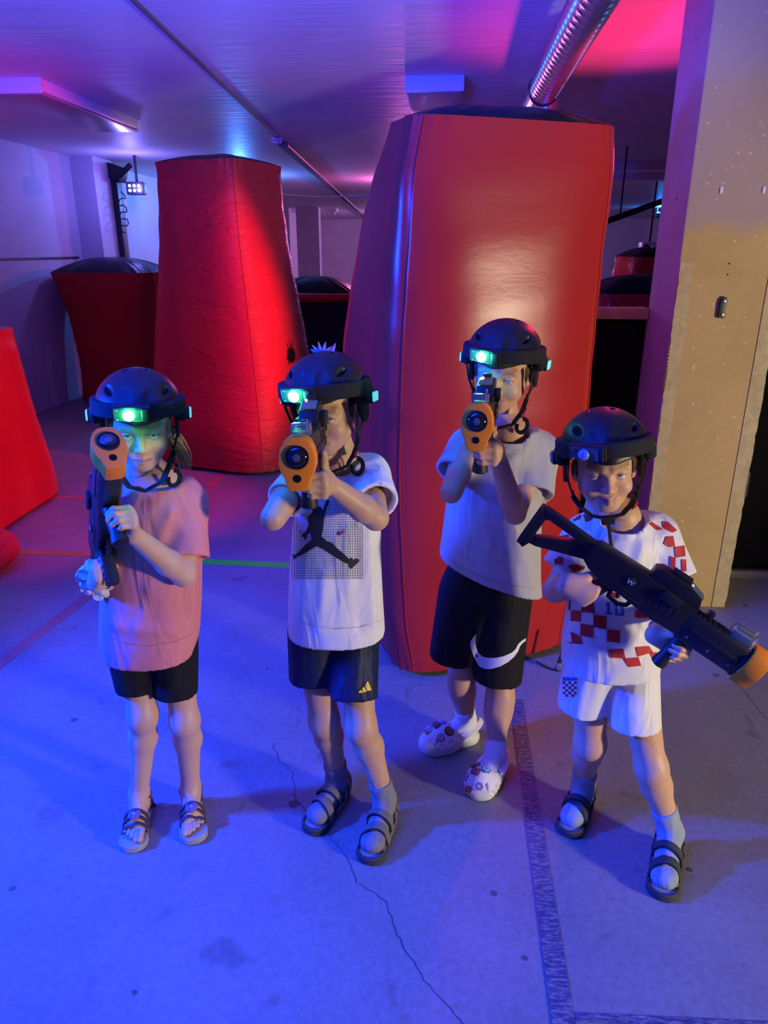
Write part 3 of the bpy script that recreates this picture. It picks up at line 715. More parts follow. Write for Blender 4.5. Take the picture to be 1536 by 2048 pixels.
def make_gun(M, label):
    t = thing('laser_gun', None, label, 'toy gun', 'laser guns', mat=M)
    B = lambda: MB()
    def bl(m, name, material, parent=t): return m.build(name, material, parent, local=True, autosm=35)
    # receiver: side outline extruded across
    rec = [(-.075, .040), (-.06, .052), (.10, .056), (.205, .050), (.205, -.030), (.13, -.034), (.05, -.026), (.0, -.026), (-.05, -.014), (-.075, .0)]
    recv = bl(B().prism(rec, 0, 1, .046, bev=.006), 'receiver', M_gun)
    for i in range(5): bl(B().box((.105+.016*i, 0, .012), (.008, .0485, .030), bev=.002), 'vent_rib', M_gun2, recv)
    for sy in (-1, 1):
        bl(B().lathe([(.013, 0), (.013, .002), (.011, .003)], (.045, sy*.023, .020), (0, sy, 0), 24), 'roundel', M_gun2, recv)
        mk_ = B()
        for k in range(4):          # small pale mark: upright strokes joined by slants
            mk_.box((.045-.006+.004*k, sy*.0263, .020), (.0018, .0006, .012), Matrix.Rotation((0.35 if k % 2 else -0.35), 3, 'Y'))
        bl(mk_, 'mark', M_print, recv)
        bl(B().box((.055, sy*.0236, -.006), (.085, .002, .004), bev=.0008), 'slot', M_gun2, recv)
        bl(B().box((.055, sy*.0236, -.016), (.085, .002, .003), bev=.0008), 'slot', M_gun2, recv)
    # handguard: long eight-sided housing with ribs
    hg = [(.024, .030), (.018, .040), (-.018, .040), (-.024, .030), (-.024, -.026), (-.016, -.038), (.016, -.038), (.024, -.026)]
    hand = bl(B().prism(hg, .280, 0, .160, bev=.003), 'handguard', M_gun)
    for i in range(6): bl(B().box((.215+.013*i, 0, .0405), (.007, .030, .004), bev=.001), 'rail_tooth', M_gun2, hand)
    for sy in (-1, 1):
        for i in range(3):
            bl(B().lathe([(.003, 0), (.003, .0015)], (.222+.055*i, sy*.024, -.018), (0, sy, 0), 8), 'screw', M_steel, hand)
        bl(B().box((.28, sy*.0245, .004), (.12, .003, .012), bev=.001), 'groove', M_gun2, hand)
    # orange muzzle with big lens and small hole
    mz = bl(B().prism(muzzle_outline(), .378, 0, .046, bev=.005), 'muzzle', M_orange)
    bl(B().prism(muzzle_outline(0.86), .354, 0, .012, bev=.001), 'muzzle_collar', M_gun2)
    bl(B().lathe([(.0225, 0), (.0225, .0035), (.0200, .0035), (.0195, .001)], (.4005, 0, .014), (1, 0, 0), 32), 'lens_ring', M_gun2, mz)
    bl(B().lathe([(.0195, .0), (.0165, .0032), (.010, .0052), (.003, .006)], (.4015, 0, .014), (1, 0, 0), 32), 'lens', M_lens, mz)
    bl(B().lathe([(.0075, 0), (.0065, .0006)], (.4078, 0, .014), (1, 0, 0), 20), 'lens_core', M_lensg, mz)
    bl(B().lathe([(.0075, 0), (.0075, .0014), (.0055, .0016)], (.4005, 0, -.026), (1, 0, 0), 20), 'aiming_hole', M_black, mz)
    # top: clear sensor housing, raised display box with screen, sights
    bl(B().box((.320, 0, .053), (.056, .036, .026), bev=.004), 'sensor_cover', M_clear)
    bl(B().box((.320, 0, .046), (.046, .026, .008), bev=.001), 'sensor_board', M_pcb)
    dis = bl(B().prism([(.07, .050), (.205, .050), (.195, .074), (.15, .088), (.085, .088), (.07, .078)], 0, 1, .040, bev=.005), 'display_box', M_gun)
    bl(B().box((.1765, 0, .0835), (.042, .032, .003), Matrix.Rotation(math.radians(17), 3, 'Y'), bev=.001), 'screen', M_scr, dis)
    bl(B().lathe([(.0026, 0), (.002, .0015)], (.160, -.008, .0905), (0.29, 0, 1), 10), 'indicator', M_redled, dis)
    bl(B().box((.13, 0, .094), (.05, .018, .012), bev=.003), 'rear_sight', M_gun2)
    bl(B().box((.235, 0, .050), (.014, .020, .020), bev=.002), 'front_sight', M_gun2)
    bl(B().box((.14, .027, .050), (.06, .014, .030), bev=.004), 'side_module', M_gun2); bl(B().box((.14, -.027, .040), (.05, .012, .024), bev=.004), 'side_module', M_gun2)
    # skeleton stock with a three-sided opening
    o_ = [(-.06, .045), (-.255, .052), (-.262, .045), (-.262, -.062), (-.245, -.066), (-.215, -.040), (-.06, .0)]
    i_ = [(-.115, .026), (-.225, .030), (-.236, .022), (-.236, -.020), (-.222, -.022)]
    # joined ring: split into upper bar, butt and lower bar so that the hole stays open
    st = B()
    st.prism([(-.06, .046), (-.255, .053), (-.262, .045), (-.236, .026), (-.225, .031), (-.115, .027), (-.06, .022)], 0, 1, .030, bev=.004)
    st.prism([(-.262, .046), (-.262, -.062), (-.245, -.066), (-.232, -.040), (-.236, -.02), (-.236, .026)], 0, 1, .034, bev=.004)
    st.prism([(-.06, .028), (-.115, .028), (-.225, -.022), (-.24, -.030), (-.236, -.048), (-.215, -.046), (-.06, .0)], 0, 1, .028, bev=.004)
    st.v = [(x if x > -.06 else -.06+(x+.06)*.78, y, z) for x, y, z in st.v]
    bl(st, 'stock', M_gun); bl(B().box((-.220, 0, -.006), (.010, .036, .112), bev=.004), 'butt_pad', M_gun2)
    # pistol grip, trigger guard, trigger, foregrip
    bl(B().prism([(-.012, -.020), (.026, -.022), (.014, -.060), (.002, -.112), (-.034, -.106), (-.026, -.060)], 0, 1, .030, bev=.007), 'pistol_grip', M_gun2)
    bl(B().tube([(.024, 0, -.026), (.030, 0, -.052), (.058, 0, -.056), (.076, 0, -.046), (.080, 0, -.026)], .006, 8, flat=((0, 1, 0), .004)), 'trigger_guard', M_gun)
    bl(B().tube([(.048, 0, -.022), (.044, 0, -.034), (.048, 0, -.044)], .004, 8), 'trigger', M_gun2)
    bl(B().lathe([(.016, .0), (.0175, .012), (.0155, .03), (.017, .05), (.0155, .07), (.0185, .086), (.0185, .096), (.012, .10)], (.222, 0, -.030), (0, 0, -1), 20), 'foregrip', M_gun2)
    bl(B().tube([(.342, .012, .050), (.344, .014, .076)], .0022, 6), 'antenna', M_clear)
    return t

# ================================================================== helmets
M_helm = mat('helmet_shell', (0.013, 0.014, 0.018), 0.42, var=0.1, vscale=30, bump=0.03, bscale=200)
M_foam = mat('helmet_band_fabric', (0.008, 0.008, 0.010), 0.85, bump=0.25, bscale=400)
M_webb = mat('strap_webbing', (0.010, 0.010, 0.013), 0.7, bump=0.2, bscale=600)
M_redb = mat('red_buckle', (0.55, 0.04, 0.03), 0.4)
M_ledg = mat('green_led', (0.2, 1.0, 0.4), 0.3, emit=(0.03, 1.0, 0.25), estr=45)
M_ledw = mat('green_led_core', (0.9, 1.0, 0.95), 0.3, emit=(0.75, 1.0, 0.85), estr=60)
M_ledoff = mat('unlit_led', (0.15, 0.22, 0.55), 0.15, coat=0.8)
M_aqua = mat('side_lamp_lens', (0.25, 0.85, 0.80), 0.1, coat=0.6, emit=(0.10, 0.75, 0.65), estr=0.9)
M_aquaoff = mat('side_lamp_lens_unlit', (0.35, 0.42, 0.45), 0.1, coat=0.6)
def arr3(M): return np.array([[M[i][j] for j in range(3)] for i in range(3)])
def make_helmet(M, sc, label, lit=True, la=0.0, strap='chin', tuft=False, tilt=0.0, flip=1):
    """local axes: x to the wearer's right, y ahead, z up; eye line at z = 0"""
    t = thing('helmet', None, label, 'helmet', 'laser tag helmets', mat=M)
    def bl(m, name, material, parent=t): return m.build(name, material, parent, local=True, autosm=45)
    S = SDF(); S.ell((0, -.010, .036), (.098, .116, .087), k=0)
    S.rc((0, .09, .035), (0, .088, .036), .012, .012, k=.03)
    S.ell((0, -.010, .028), (.088, .106, .080), k=.002, op='s')
    S.half((0, .09, .040), (0, -.22, -1), k=.004)                 # rim plane: higher in front
    for sx in (-1, 1):
        S.ell((sx*.030, .082, .086), (.015, .028, .0045), rotm(-.6, 0, sx*-.25), k=.004, op='s')
        S.ell((sx*.060, .035, .098), (.006, .022, .02), rotm(0, 0, sx*.3), k=.004, op='s')
        S.ell((sx*.022, -.03, .125), (.005, .02, .014), k=.004, op='s')
    V, F = S.mesh(.0034); mk('shell', V, F, M_helm, t, local=True)
    S = SDF(); S.ell((0, -.010, .034), (.0875, .1065, .080), k=0); S.half((0, .09, .043), (0, -.22, -1), k=.003)
    S.ell((0, -.010, .026), (.078, .097, .074), k=.002, op='s')
    V, F = S.mesh(.005); mk('liner', V, F, M_foam, t, local=True)
    # elastic band: ring tipped down to the back
    ang = math.radians(13)+tilt; ca, sa = math.cos(ang), math.sin(ang)
    def ring(X, Y, Z):
        y = Y+.008; z = Z-.043; yy = y*ca+z*sa; zz = -y*sa+z*ca
        q = np.sqrt((X/.0985)**2+(yy/.117)**2); rad = (q-1)*.107
        th = .0065+.003*np.exp(-((np.abs(X)-.092)/.03)**2)
        a = np.abs(rad)-th+.004; b = np.abs(zz)-.0175+.004
        return np.sqrt(np.maximum(a, 0)**2+np.maximum(b, 0)**2)+np.minimum(np.maximum(a, b), 0)-.004
    S = SDF(); S.fn(ring, (-.13, -.15, -.04), (.13, .135, .11), k=0)
    for sx in (-1, 1): S.rc((sx*.095, .01, .018), (sx*.096, -.035, .010), .014, .016, k=.02)
    V, F = S.mesh(.0036); mk('head_band', V, F, M_foam, t, local=True)
    # front lamp module, turned round the band by la (negative: towards the picture's left)
    Rz = Matrix.Rotation(la, 4, 'Z'); rad = .1165 - .010*abs(math.sin(la))
    def blr(m, name, material, parent):
        m.v = [tuple(Rz @ Vector((v[0], v[1]+rad-.118, v[2]))) for v in m.v]; return bl(m, name, material, parent)
    fy, fz = .118, .071 - .03*(1-math.cos(la))
    lampm = blr(MB().box((0, fy, fz), (.080, .016, .036), Matrix.Rotation(-.12, 3, 'X'), bev=.004), 'front_lamp', M_gun, t)
    blr(MB().box((0, fy+.0105, fz), (.072, .008, .030), Matrix.Rotation(-.12, 3, 'X'), bev=.003), 'clear_cover', M_clear, lampm)
    for dx in (-.030, .028):
        for dz in (-.011, .011): blr(MB().lathe([(.0022, 0), (.0015, .001)], (dx, fy+.0145, fz+dz), (0, 1, 0), 8), 'screw', M_steel, lampm)
    blr(MB().box((-.024*flip, fy+.015, fz), (.003, .002, .024), bev=.0008), 'contact_bar', M_steel, lampm)
    blr(MB().box((-.031, fy+.012, fz), (.012, .010, .030), bev=.002), 'clip', M_gun2, lampm)
    blr(MB().lathe([(.0125, 0), (.0125, .005), (.009, .009), (.002, .0105)], (.004, fy+.0125, fz), (0, 1, 0.05), 20), 'led_dome', M_ledg if lit else M_ledoff, lampm)
    if lit:
        blr(MB().lathe([(.0042, 0), (.003, .003), (.001, .004)], (.004, fy+.0222, fz), (0, 1, 0.05), 14), 'led_core', M_ledw, lampm)
        wl_ = M @ (Rz @ Vector((.004, fy+rad-.118+.040, fz+.002)))
        lamp('front_lamp_light', 'POINT', wl_, 0.30, (0.06, 1.0, 0.35), 0.012)
    for sx in (-1, 1):
        sm = bl(MB().box((sx*.110, -.018, .014), (.010, .038, .028), Matrix.Rotation(sx*.06, 3, 'Z') @ Matrix.Rotation(.2, 3, 'X'), bev=.003), 'side_lamp', M_gun)
        bl(MB().box((sx*.1165, -.018, .014), (.006, .032, .022), Matrix.Rotation(sx*.06, 3, 'Z') @ Matrix.Rotation(.2, 3, 'X'), bev=.003), 'lens', M_aqua if lit else M_aquaoff, sm)
        # side pad and straps
        bl(MB().prism([(-.050, .02), (.022, .024), (.016, -.012), (.0, -.045), (-.022, -.056), (-.044, -.04), (-.054, -.01)], sx*.083, 0, .010, bev=.003, M=Matrix.Rotation(sx*-.05, 4, 'Y')), 'ear_pad', M_foam)
        j = Vector((sx*.072, .012, -.072))
        nh = Vector((sx, .1, 0))
        bl(MB().tube([(sx*.086, .048, .02), (sx*.083, .036, -.02), j], .0065, 8, flat=(nh, .0014)), 'strap', M_webb)
        bl(MB().tube([(sx*.088, -.045, .0), (sx*.083, -.02, -.04), j], .0065, 8, flat=(nh, .0014)), 'strap', M_webb)
        bl(MB().box(j, (.006, .022, .020), bev=.002), 'strap_slider', M_gun2)
    j = [Vector((-.072, .012, -.074)), Vector((.072, .012, -.074))]
    if strap == 'chin': mid = [(-.058, .030, -.094), (-.034, .046, -.112), (0, .052, -.118), (.034, .046, -.112), (.058, .030, -.094)]
    elif strap == 'hang': mid = [(-.060, .034, -.10), (-.040, .064, -.128), (0, .082, -.142), (.036, .066, -.136), (.060, .034, -.11)]
    else: mid = [(-.062, .028, -.11), (-.045, .05, -.135), (0, .060, -.150), (.04, .046, -.145), (.066, .022, -.120)]
    pth = [j[0]]+[Vector(m_) for m_ in mid]+[j[1]]
    fine = []
    for i in range(len(pth)-1):
        for k in range(4): fine.append(pth[i].lerp(pth[i+1], k/4))
    fine.append(pth[-1])
    bl(MB().tube(fine, .0085, 8, flat=([Vector((p.x*0.3, .02+p.y*0.1, -.3)) for p in fine], .0018)), 'chin_strap', M_webb)
    p = Vector(mid[0]); bl(MB().box(p+Vector((-.002, .0, .004)), (.012, .018, .032), Matrix.Rotation(-.45, 3, 'Y'), bev=.003), 'buckle', M_gun2)
    bl(MB().box(p+Vector((-.006, .006, .000)), (.007, .010, .016), Matrix.Rotation(-.45, 3, 'Y'), bev=.002), 'buckle_tab', M_redb)
    # loose strap end: hanging loop
    if strap == 'chin':
        bl(MB().tube([(0, .050, -.118), (-.002, .062, -.135), (-.004, .070, -.165), (-.006, .073, -.185)], .004, 8, flat=((0, 1, 0.2), .0012)), 'strap_end', M_webb); bl(MB().box((-.001, .056, -.120), (.030, .012, .020), bev=.003), 'chin_pad', M_foam)
        return t
    q = p+Vector((.0, .012, -.01))
    lp = [q+Vector((.012*math.sin(a)*-1.2-.008, .006*math.sin(a/2), -.018+.019*math.cos(a)+.004*math.sin(a))) for a in [i*2*PI/16 for i in range(14)]]
    bl(MB().tube(lp, .006, 8, flat=((0.2, 1, 0.1), .0014)), 'strap_end', M_webb)
    if tuft:
        for i, (dx, L_, lean) in enumerate(((-.034, .030, -.5), (-.004, .026, -.9), (.010, .034, -.35), (.022, .034, .15), (.034, .030, .7), (.046, .022, 1.1))):
            b0 = Vector((dx*0.5, -.045, .116)); d = Vector((math.sin(lean), -.1, math.cos(lean)))
            bl(MB().tube([b0, b0+d*L_*.36, b0+d*L_*.72], [.0042, .0038, .0006], 8, flat=((0, 1, 0), .0012)), 'tuft_leaf', mat('tuft_fabric', (0.42, 0.26, 0.32), 0.7))
    return t

# ================================================================== children
M_skin = mat('skin', (0.66, 0.43, 0.33), 0.48, var=0.05, vscale=60, bump=0.04, bscale=400, sss=0.12, attr=True)
M_eyew = mat('eye_white', (0.80, 0.78, 0.76), 0.12, coat=0.5)
M_iris = mat('eye_iris', (0.16, 0.22, 0.28), 0.1, coat=1.0)
M_pup = mat('eye_pupil', (0.004, 0.004, 0.004), 0.05, coat=1.0)
SKIN = np.array([0.66, 0.43, 0.33])
HIPW = 0.055

def npv(v): return np.array([v[0], v[1], v[2]], float)
def hand_prims(S, wrist, fwd, back, thumb_side, curl, sc=1.0, spread=0.06, thumb=None):
    """fwd: wrist to knuckles; back: out of the back of the hand; thumb_side: +1 when the thumb lies on fwd x back"""
    f = Vector(fwd).normalized(); b = Vector(back); b = (b - f*b.dot(f)).normalized(); l = f.cross(b)*thumb_side
    w_ = Vector(wrist); pal = .062*sc; tips = []
    segs = [(.031, .020, .016), (.035, .023, .017), (.032, .021, .016), (.025, .016, .014)]
    for i in range(4):
        off = (.0205-.0137*i)*sc; L = pal*(1.0, 1.03, .97, .88)[i]
        kn = w_ + f*L + l*off*1.05 + b*(.003*sc if i in (1, 2) else 0)
        S.rc(w_ + l*off*.55, kn, .0125*sc, .0098*sc, k=.014)
        c = curl[i] if isinstance(curl[0], (list, tuple)) else curl
        a = 0; p = kn; r = (.0083, .0085, .0080, .0070)[i]*sc; sp = spread*(1.2-.8*i)
        d0 = (f + l*sp).normalized()
        for k in range(3):
            a += c[k]; d = d0*math.cos(a) - b*math.sin(a)
            q = p + d*segs[i][k]*sc; S.rc(p, q, r*(1-.07*k), r*(1-.07*(k+1)), k=.0035); p = q
        tips.append((p, d, r))
    S.rc(w_ + f*pal*.2, w_ + f*pal*.75 + l*.004, .0125*sc, .012*sc, k=.015)
    # thumb from the side of the palm near its base
    td = thumb or (0.55, 0.75, -0.25)
    t0 = w_ + f*(pal*.22) + l*(.015*sc) - b*.004*sc; d = (f*td[0] + l*td[1] + b*td[2]).normalized()
    t1 = t0 + d*.030*sc; S.rc(t0, t1, .0125*sc, .0105*sc, k=.014)
    d2 = (d + f*.55 + b*(td[3] if len(td) > 3 else -.15)).normalized(); t2 = t1 + d2*.024*sc; S.rc(t1, t2, .0100*sc, .0088*sc, k=.005)
    d3 = (d2 + f*.25).normalized(); t3 = t2 + d3*.017*sc; S.rc(t2, t3, .0088*sc, .0070*sc, k=.004)
    tips.append((t3, d3, .0075*sc))
    return tips

def head_prims(S, R, o, sc, face):
    S.setT(R, o, sc)
    S.ell((0, -.012, .024), (.069, .087, .076), k=0)
    S.ell((0, .016, -.034), (.056, .060, .066), k=.03)
    S.rc((-.043, .000, -.052), (-.014, .052, -.084), .020, .015, k=.02); S.rc((.043, .000, -.052), (.014, .052, -.084), .020, .015, k=.02)
    S.ell((0, .060, -.084), (.017, .013, .014), k=.015)
    for x in (-1, 1):
        S.ell((x*.034, .050, -.034), (.023, .021, .022), k=.018)
        S.rc((x*.044, .060, .017), (x*.012, .071, .014), .009, .010, k=.012)
    S.ell((0, .066, -.062), (.024, .014, .020), k=.015)
    for x in (-1, 1):
        S.ell((x*.030, .083, -.001), (.018, .014, .011), k=.009, op='s')
        S.ell((x*.030, .0625, -.001), (.0148, .0138, .0130), k=.004)
    S.rc((0, .071, .004), (0, .088, -.027), .0075, .0090, k=.009); S.ell((0, .0905, -.0315), (.0092, .0085, .0080), k=.006)
    for x in (-1, 1):
        S.ell((x*.0105, .0825, -.0345), (.0068, .0085, .0062), k=.005)
        S.ell((x*.0055, .0900, -.0405), (.0030, .0050, .0028), k=.002, op='s')
    sm = face.get('smile', 0)
    for x in (-1, 1):
        S.rc((0, .0800, -.0570), (x*.0195, .0705, -.0605+sm*.008), .0048, .0020, k=.004)
        S.rc((0, .0785, -.0670), (x*.0180, .0705, -.0620+sm*.008), .0062, .0022, k=.004)
        S.rc((x*.004, .0860, -.0622), (x*.023, .0745, -.0612+sm*.009), .0014, .0012, k=.0025, op='s')
        if sm: S.ell((x*.037, .056, -.040), (.015, .012, .012), k=.014)
    S.ell((0, .084, -.049), (.0022, .004, .005), k=.003, op='s')
    for x, op in ((-1, face.get('open_right', .0042)), (1, face.get('open_left', .0042))):
        S.ell((x*.0300, .0775, -.0012), (.0122, .012, op), rotm(0, x*.06, 0), k=.0018, op='s')
        S.rc((x*.0185, .0755, -.0065), (x*.042, .069, -.0055), .0012, .0010, k=.004, op='s')
    for x in (-1, 1):
        S.ell((x*.0705, -.006, -.014), (.007, .017, .027), rotm(.15, 0, x*.25), k=.006)
        S.ell((x*.0775, -.003, -.012), (.006, .010, .017), rotm(.15, 0, x*.25), k=.003, op='s')
    S.rc((0, -.020, -.055), (0, -.038, -.150), .040, .043, k=.02)
    S.setT()

def child(J, label, face, mats, group='children playing laser tag'):
    """J: joints in the world; builds the body as one surface (finer over head and hands)"""
    base = Vector((J['pelvis'].x, J['pelvis'].y, 0))
    t = thing('person', base, label, 'person', group)
    S = SDF(); S.MG = 0.03
    lat = (J['shl']-J['shr']).normalized()
    Rb = np.array([npv(lat), npv(UP.cross(lat)), (0, 0, 1)]).T
    chest = (J['shl']+J['shr'])/2
    S.ell(npv(chest - UP*.06), (.105, .075, .11), Rb, k=0)
    S.ell(npv(J['pelvis']+UP*.08), (.092, .070, .10), Rb, k=.06); S.ell(npv(J['pelvis']), (.105, .080, .08), Rb, k=.05)
    S.rc(npv(chest - UP*.02), npv(J['neck']), .050, .040, k=.03)
    for s in 'lr':
        S.rc(npv(J['sh'+s]), npv(J['el'+s]), .036, .0285, k=.03)
        e, w_ = J['el'+s], J['wr'+s]; mid = e.lerp(w_, .3)
        S.rc(npv(e), npv(mid), .0275, .0305, k=.012); S.rc(npv(mid), npv(w_), .0300, .0195, k=.012)
        h, kn, an = J['hip'+s], J['kn'+s], J['an'+s]
        S.rc(npv(h), npv(kn), .060*J.get('limb', 1.0), .0375*J.get('limb', 1.0), k=.03)
        th = J.get('limb', 1.0)
        S.ell(npv(kn - HEAD*.010), (.027*th, .029*th, .034*th), k=.03)
        cf = kn.lerp(an, .30) + HEAD*.012
        S.rc(npv(kn), npv(cf), .0370*th, .0385*th, k=.03); S.rc(npv(cf), npv(an), .0385*th, .0255, k=.025)
        heel, toe = J['heel'+s], J['toe'+s]; fd = (toe-heel).normalized()
        hz = J.get('footz', .022)
        lt = fd.cross(UP); sg = -1 if s == 'l' else 1       # lt: to the foot's right
        L = (toe-heel).length; bare = not J.get('socks')
        S.rc(npv(an), npv(heel + fd*.034 + UP*(hz+.022)), .027, .024, k=.02)
        S.rc(npv(heel + fd*.026 + UP*(hz+.018)), npv(heel + fd*.09 + UP*(hz+.018)), .022, .022, k=.015)
        S.rc(npv(an + fd*.010 - UP*.012), npv(heel + fd*(L*.60) + UP*(hz+.020)), .024, .019, k=.02)
        S.rc(npv(heel + fd*.09 + lt*sg*-.008 + UP*(hz+.017)), npv(heel + fd*(L-.056) + lt*sg*-.014 + UP*(hz+.013)), .020, .0145, k=.015)
        S.rc(npv(heel + fd*.09 + lt*sg*.010 + UP*(hz+.014)), npv(heel + fd*(L-.066) + lt*sg*.018 + UP*(hz+.010)), .018, .0115, k=.015)
        if bare:
            for i in range(5):
                p0 = heel + fd*(L-.054-.007*max(0, i-1)) + lt*sg*(-.0225+.0122*i) + UP*(hz+.010)
                r = .0098 if i == 0 else .0072-.0004*i; ln = (.040, .041, .039, .035, .030)[i]
                S.rc(npv(p0), npv(p0 + fd*ln*.55 + UP*.002), r*.92, r*.9, k=.004); S.rc(npv(p0 + fd*ln*.55 + UP*.002), npv(p0 + fd*ln - UP*.002), r*.9, r, k=.003)
    tips = []
    for s in 'lr':
        H = J['hand'+s]; tips += hand_prims(S, J['wr'+s], **H)
    R, o, sc = J['headR'], npv(J['head']), J['hsc']
    head_prims(S, R, o, sc, face)
    zn = (R @ np.array([0, -.035, -.15]))*sc + o; S.rc(zn, npv(J['neck']), .042*sc, .043, k=.02)
    def feat(s_):   # local re-evaluation grids share the same surface
        return s_
    lo, hi = S.bounds(.012)
    ms = []
    hb = np.array([.098, .125, .125])*sc
    hlo, hhi = o-hb-np.array([0, 0, .03]), o+hb
    # body, cut out around head and hands where the finer surface takes over
    V, F = S.mesh(.0062, lo, hi)
    fine = [(hlo, hhi)]
    for s in 'lr':
        f_ = Vector(J['hand'+s]['fwd']).normalized(); c = npv(J['wr'+s] + f_*.045); fine.append((c-.082, c+.082))
    if not J.get('socks'):
        for s in 'lr':
            a_, b_ = npv(J['heel'+s]), npv(J['toe'+s]); fine.append((np.minimum(a_, b_)-np.array([.045, .045, .0]), np.maximum(a_, b_)+np.array([.045, .045, .085])))
    fc = V[F].mean(1); keep = np.ones(len(F), bool)
    for a, b in fine: keep &= ~((fc > a+.008) & (fc < b-.008)).all(1)
    F = F[keep]; ms.append((V, F))
    ms.append(S.mesh(.0021, *fine[0]))
    for i, (a, b) in enumerate(fine[1:]): ms.append(S.mesh(.0023 if i < 2 else .0028, a, b))
    V, F = join_meshes(ms); used = np.unique(F); mp = np.full(len(V), -1); mp[used] = np.arange(len(used)); V = V[used]; F = mp[F]
    body = mk('body', V, F, M_skin, t)
    # complexion: lips, brows, cheeks, lashes, nails
    q = ((V-o) @ np.array(R))/sc; ax = np.abs(q[:, 0]); col = np.tile(np.array(J.get('skin', SKIN)), (len(V), 1))
    front = (q[:, 1] > .045) & (np.abs(q[:, 2]) < .12)
    def blend(mask_, c, a=1.0): col[:] = col*(1-(mask_*a)[:, None]) + np.array(c)*(mask_*a)[:, None]
    smv = face.get('smile', 0)
    lipz = -.0620 + smv*.009*(ax/.02)**2
    lip = np.clip(1.25-np.sqrt((ax/.0205)**2+((q[:, 2]-lipz)/np.where(q[:, 2] > lipz, .0062, .0085))**2), 0, .25)*4*front
    blend(lip, (0.56, 0.25, 0.22), .75)
    slit = np.exp(-((q[:, 2]-lipz)/.0016)**2)*(ax < .023)*front; blend(slit, (0.22, 0.08, 0.07), .8)
    brow_z = .0165 + .003*np.sin(np.clip((ax-.012)/.034, 0, 1)*PI); br = np.exp(-((q[:, 2]-brow_z)/.0034)**2)*np.clip((ax-.010)/.006, 0, 1)*np.clip((.048-ax)/.008, 0, 1)*front
    blend(br, J['browcol'], .6)
    for x, op in ((-1, face.get('open_right', .0042)), (1, face.get('open_left', .0042))):
        dz = q[:, 2]+.0012; e2 = ((q[:, 0]-x*.030)/.0145)**2
        lash = np.exp(-((dz-(op+.0008)*np.sqrt(np.clip(1-e2, 0, 1)))/.0013)**2)*(e2 < 1)*front; blend(lash, (0.10, 0.06, 0.05), .75)
        lw = np.exp(-((dz+(op+.0008)*np.sqrt(np.clip(1-e2, 0, 1)))/.0012)**2)*(e2 < 1)*front; blend(lw, (0.30, 0.16, 0.12), .5)
    ck = np.exp(-(((ax-.036)/.016)**2+((q[:, 2]+.036)/.014)**2))*front; blend(ck, (0.72, 0.36, 0.29), .45)
    ns = np.exp(-(((ax)/.011)**2+((q[:, 2]+.033)/.009)**2))*(q[:, 1] > .075); blend(ns, (0.70, 0.37, 0.30), .4)
    ca = body.data.color_attributes.new('tint', 'FLOAT_COLOR', 'POINT')
    ca.data.foreach_set('color', np.concatenate([col, np.ones((len(V), 1))], 1).astype(np.float32).ravel())
    # eyes
    Rm = Matrix([[R[i][j] for j in range(3)] for i in range(3)])
    for x in (-1, 1):
        c = Vector(o) + Rm @ Vector((x*.0300, .0618, -.001))*sc
        g = (J['look']-c).normalized(); zx = g.orthogonal().normalized(); zy = g.cross(zx)
        b = MB(); pr = [(0.0, 1.0)] + [(math.sin(a*PI/28), math.cos(a*PI/28)) for a in range(1, 28)]
        vs = []; fs = []; mi = []; n = 24; r = .0124*sc
        for a in range(1, 28):
            for k in range(n):
                th = 2*PI*k/n; aa = a*PI/28*0.98
                vs.append(c + (g*math.cos(aa) + (zx*math.cos(th)+zy*math.sin(th))*math.sin(aa))*r)
        fs.append(tuple(range(n))); mi.append(2)
        for a in range(26):
            for k in range(n): fs.append((a*n+k, (a+1)*n+k, (a+1)*n+(k+1) % n, a*n+(k+1) % n)); mi.append(2 if a < 1 else (1 if a < 4 else 0))
        e = mk('eye', vs, fs, [M_eyew, M_iris, M_pup], body); e.data.polygons.foreach_set('material_index', mi)
    low = V[F].mean(1)[:, 2] < .16
    J['footbvh'] = bvh_of(V, F[low])
    return t, body, S

def headR(yaw, pitch, roll):
    """face towards the viewer; yaw > 0 turns to the picture's right, pitch > 0 looks down, roll > 0 leans to the picture's right"""
    B = Matrix((-RIGHT, -HEAD, UP)).transposed()   # columns: x (wearer's right = picture left), y (face), z
    Rr = Matrix.Rotation(yaw, 3, 'Z') @ Matrix.Rotation(-pitch, 3, 'X') @ Matrix.Rotation(-roll, 3, 'Y')
    return np.array(B @ Rr)
def mat4(R, o, s=1.0):
    M = Matrix.Identity(4)
    for i in range(3):
        for j in range(3): M[i][j] = R[i][j]*s
        M[i][3] = o[i]
    return M

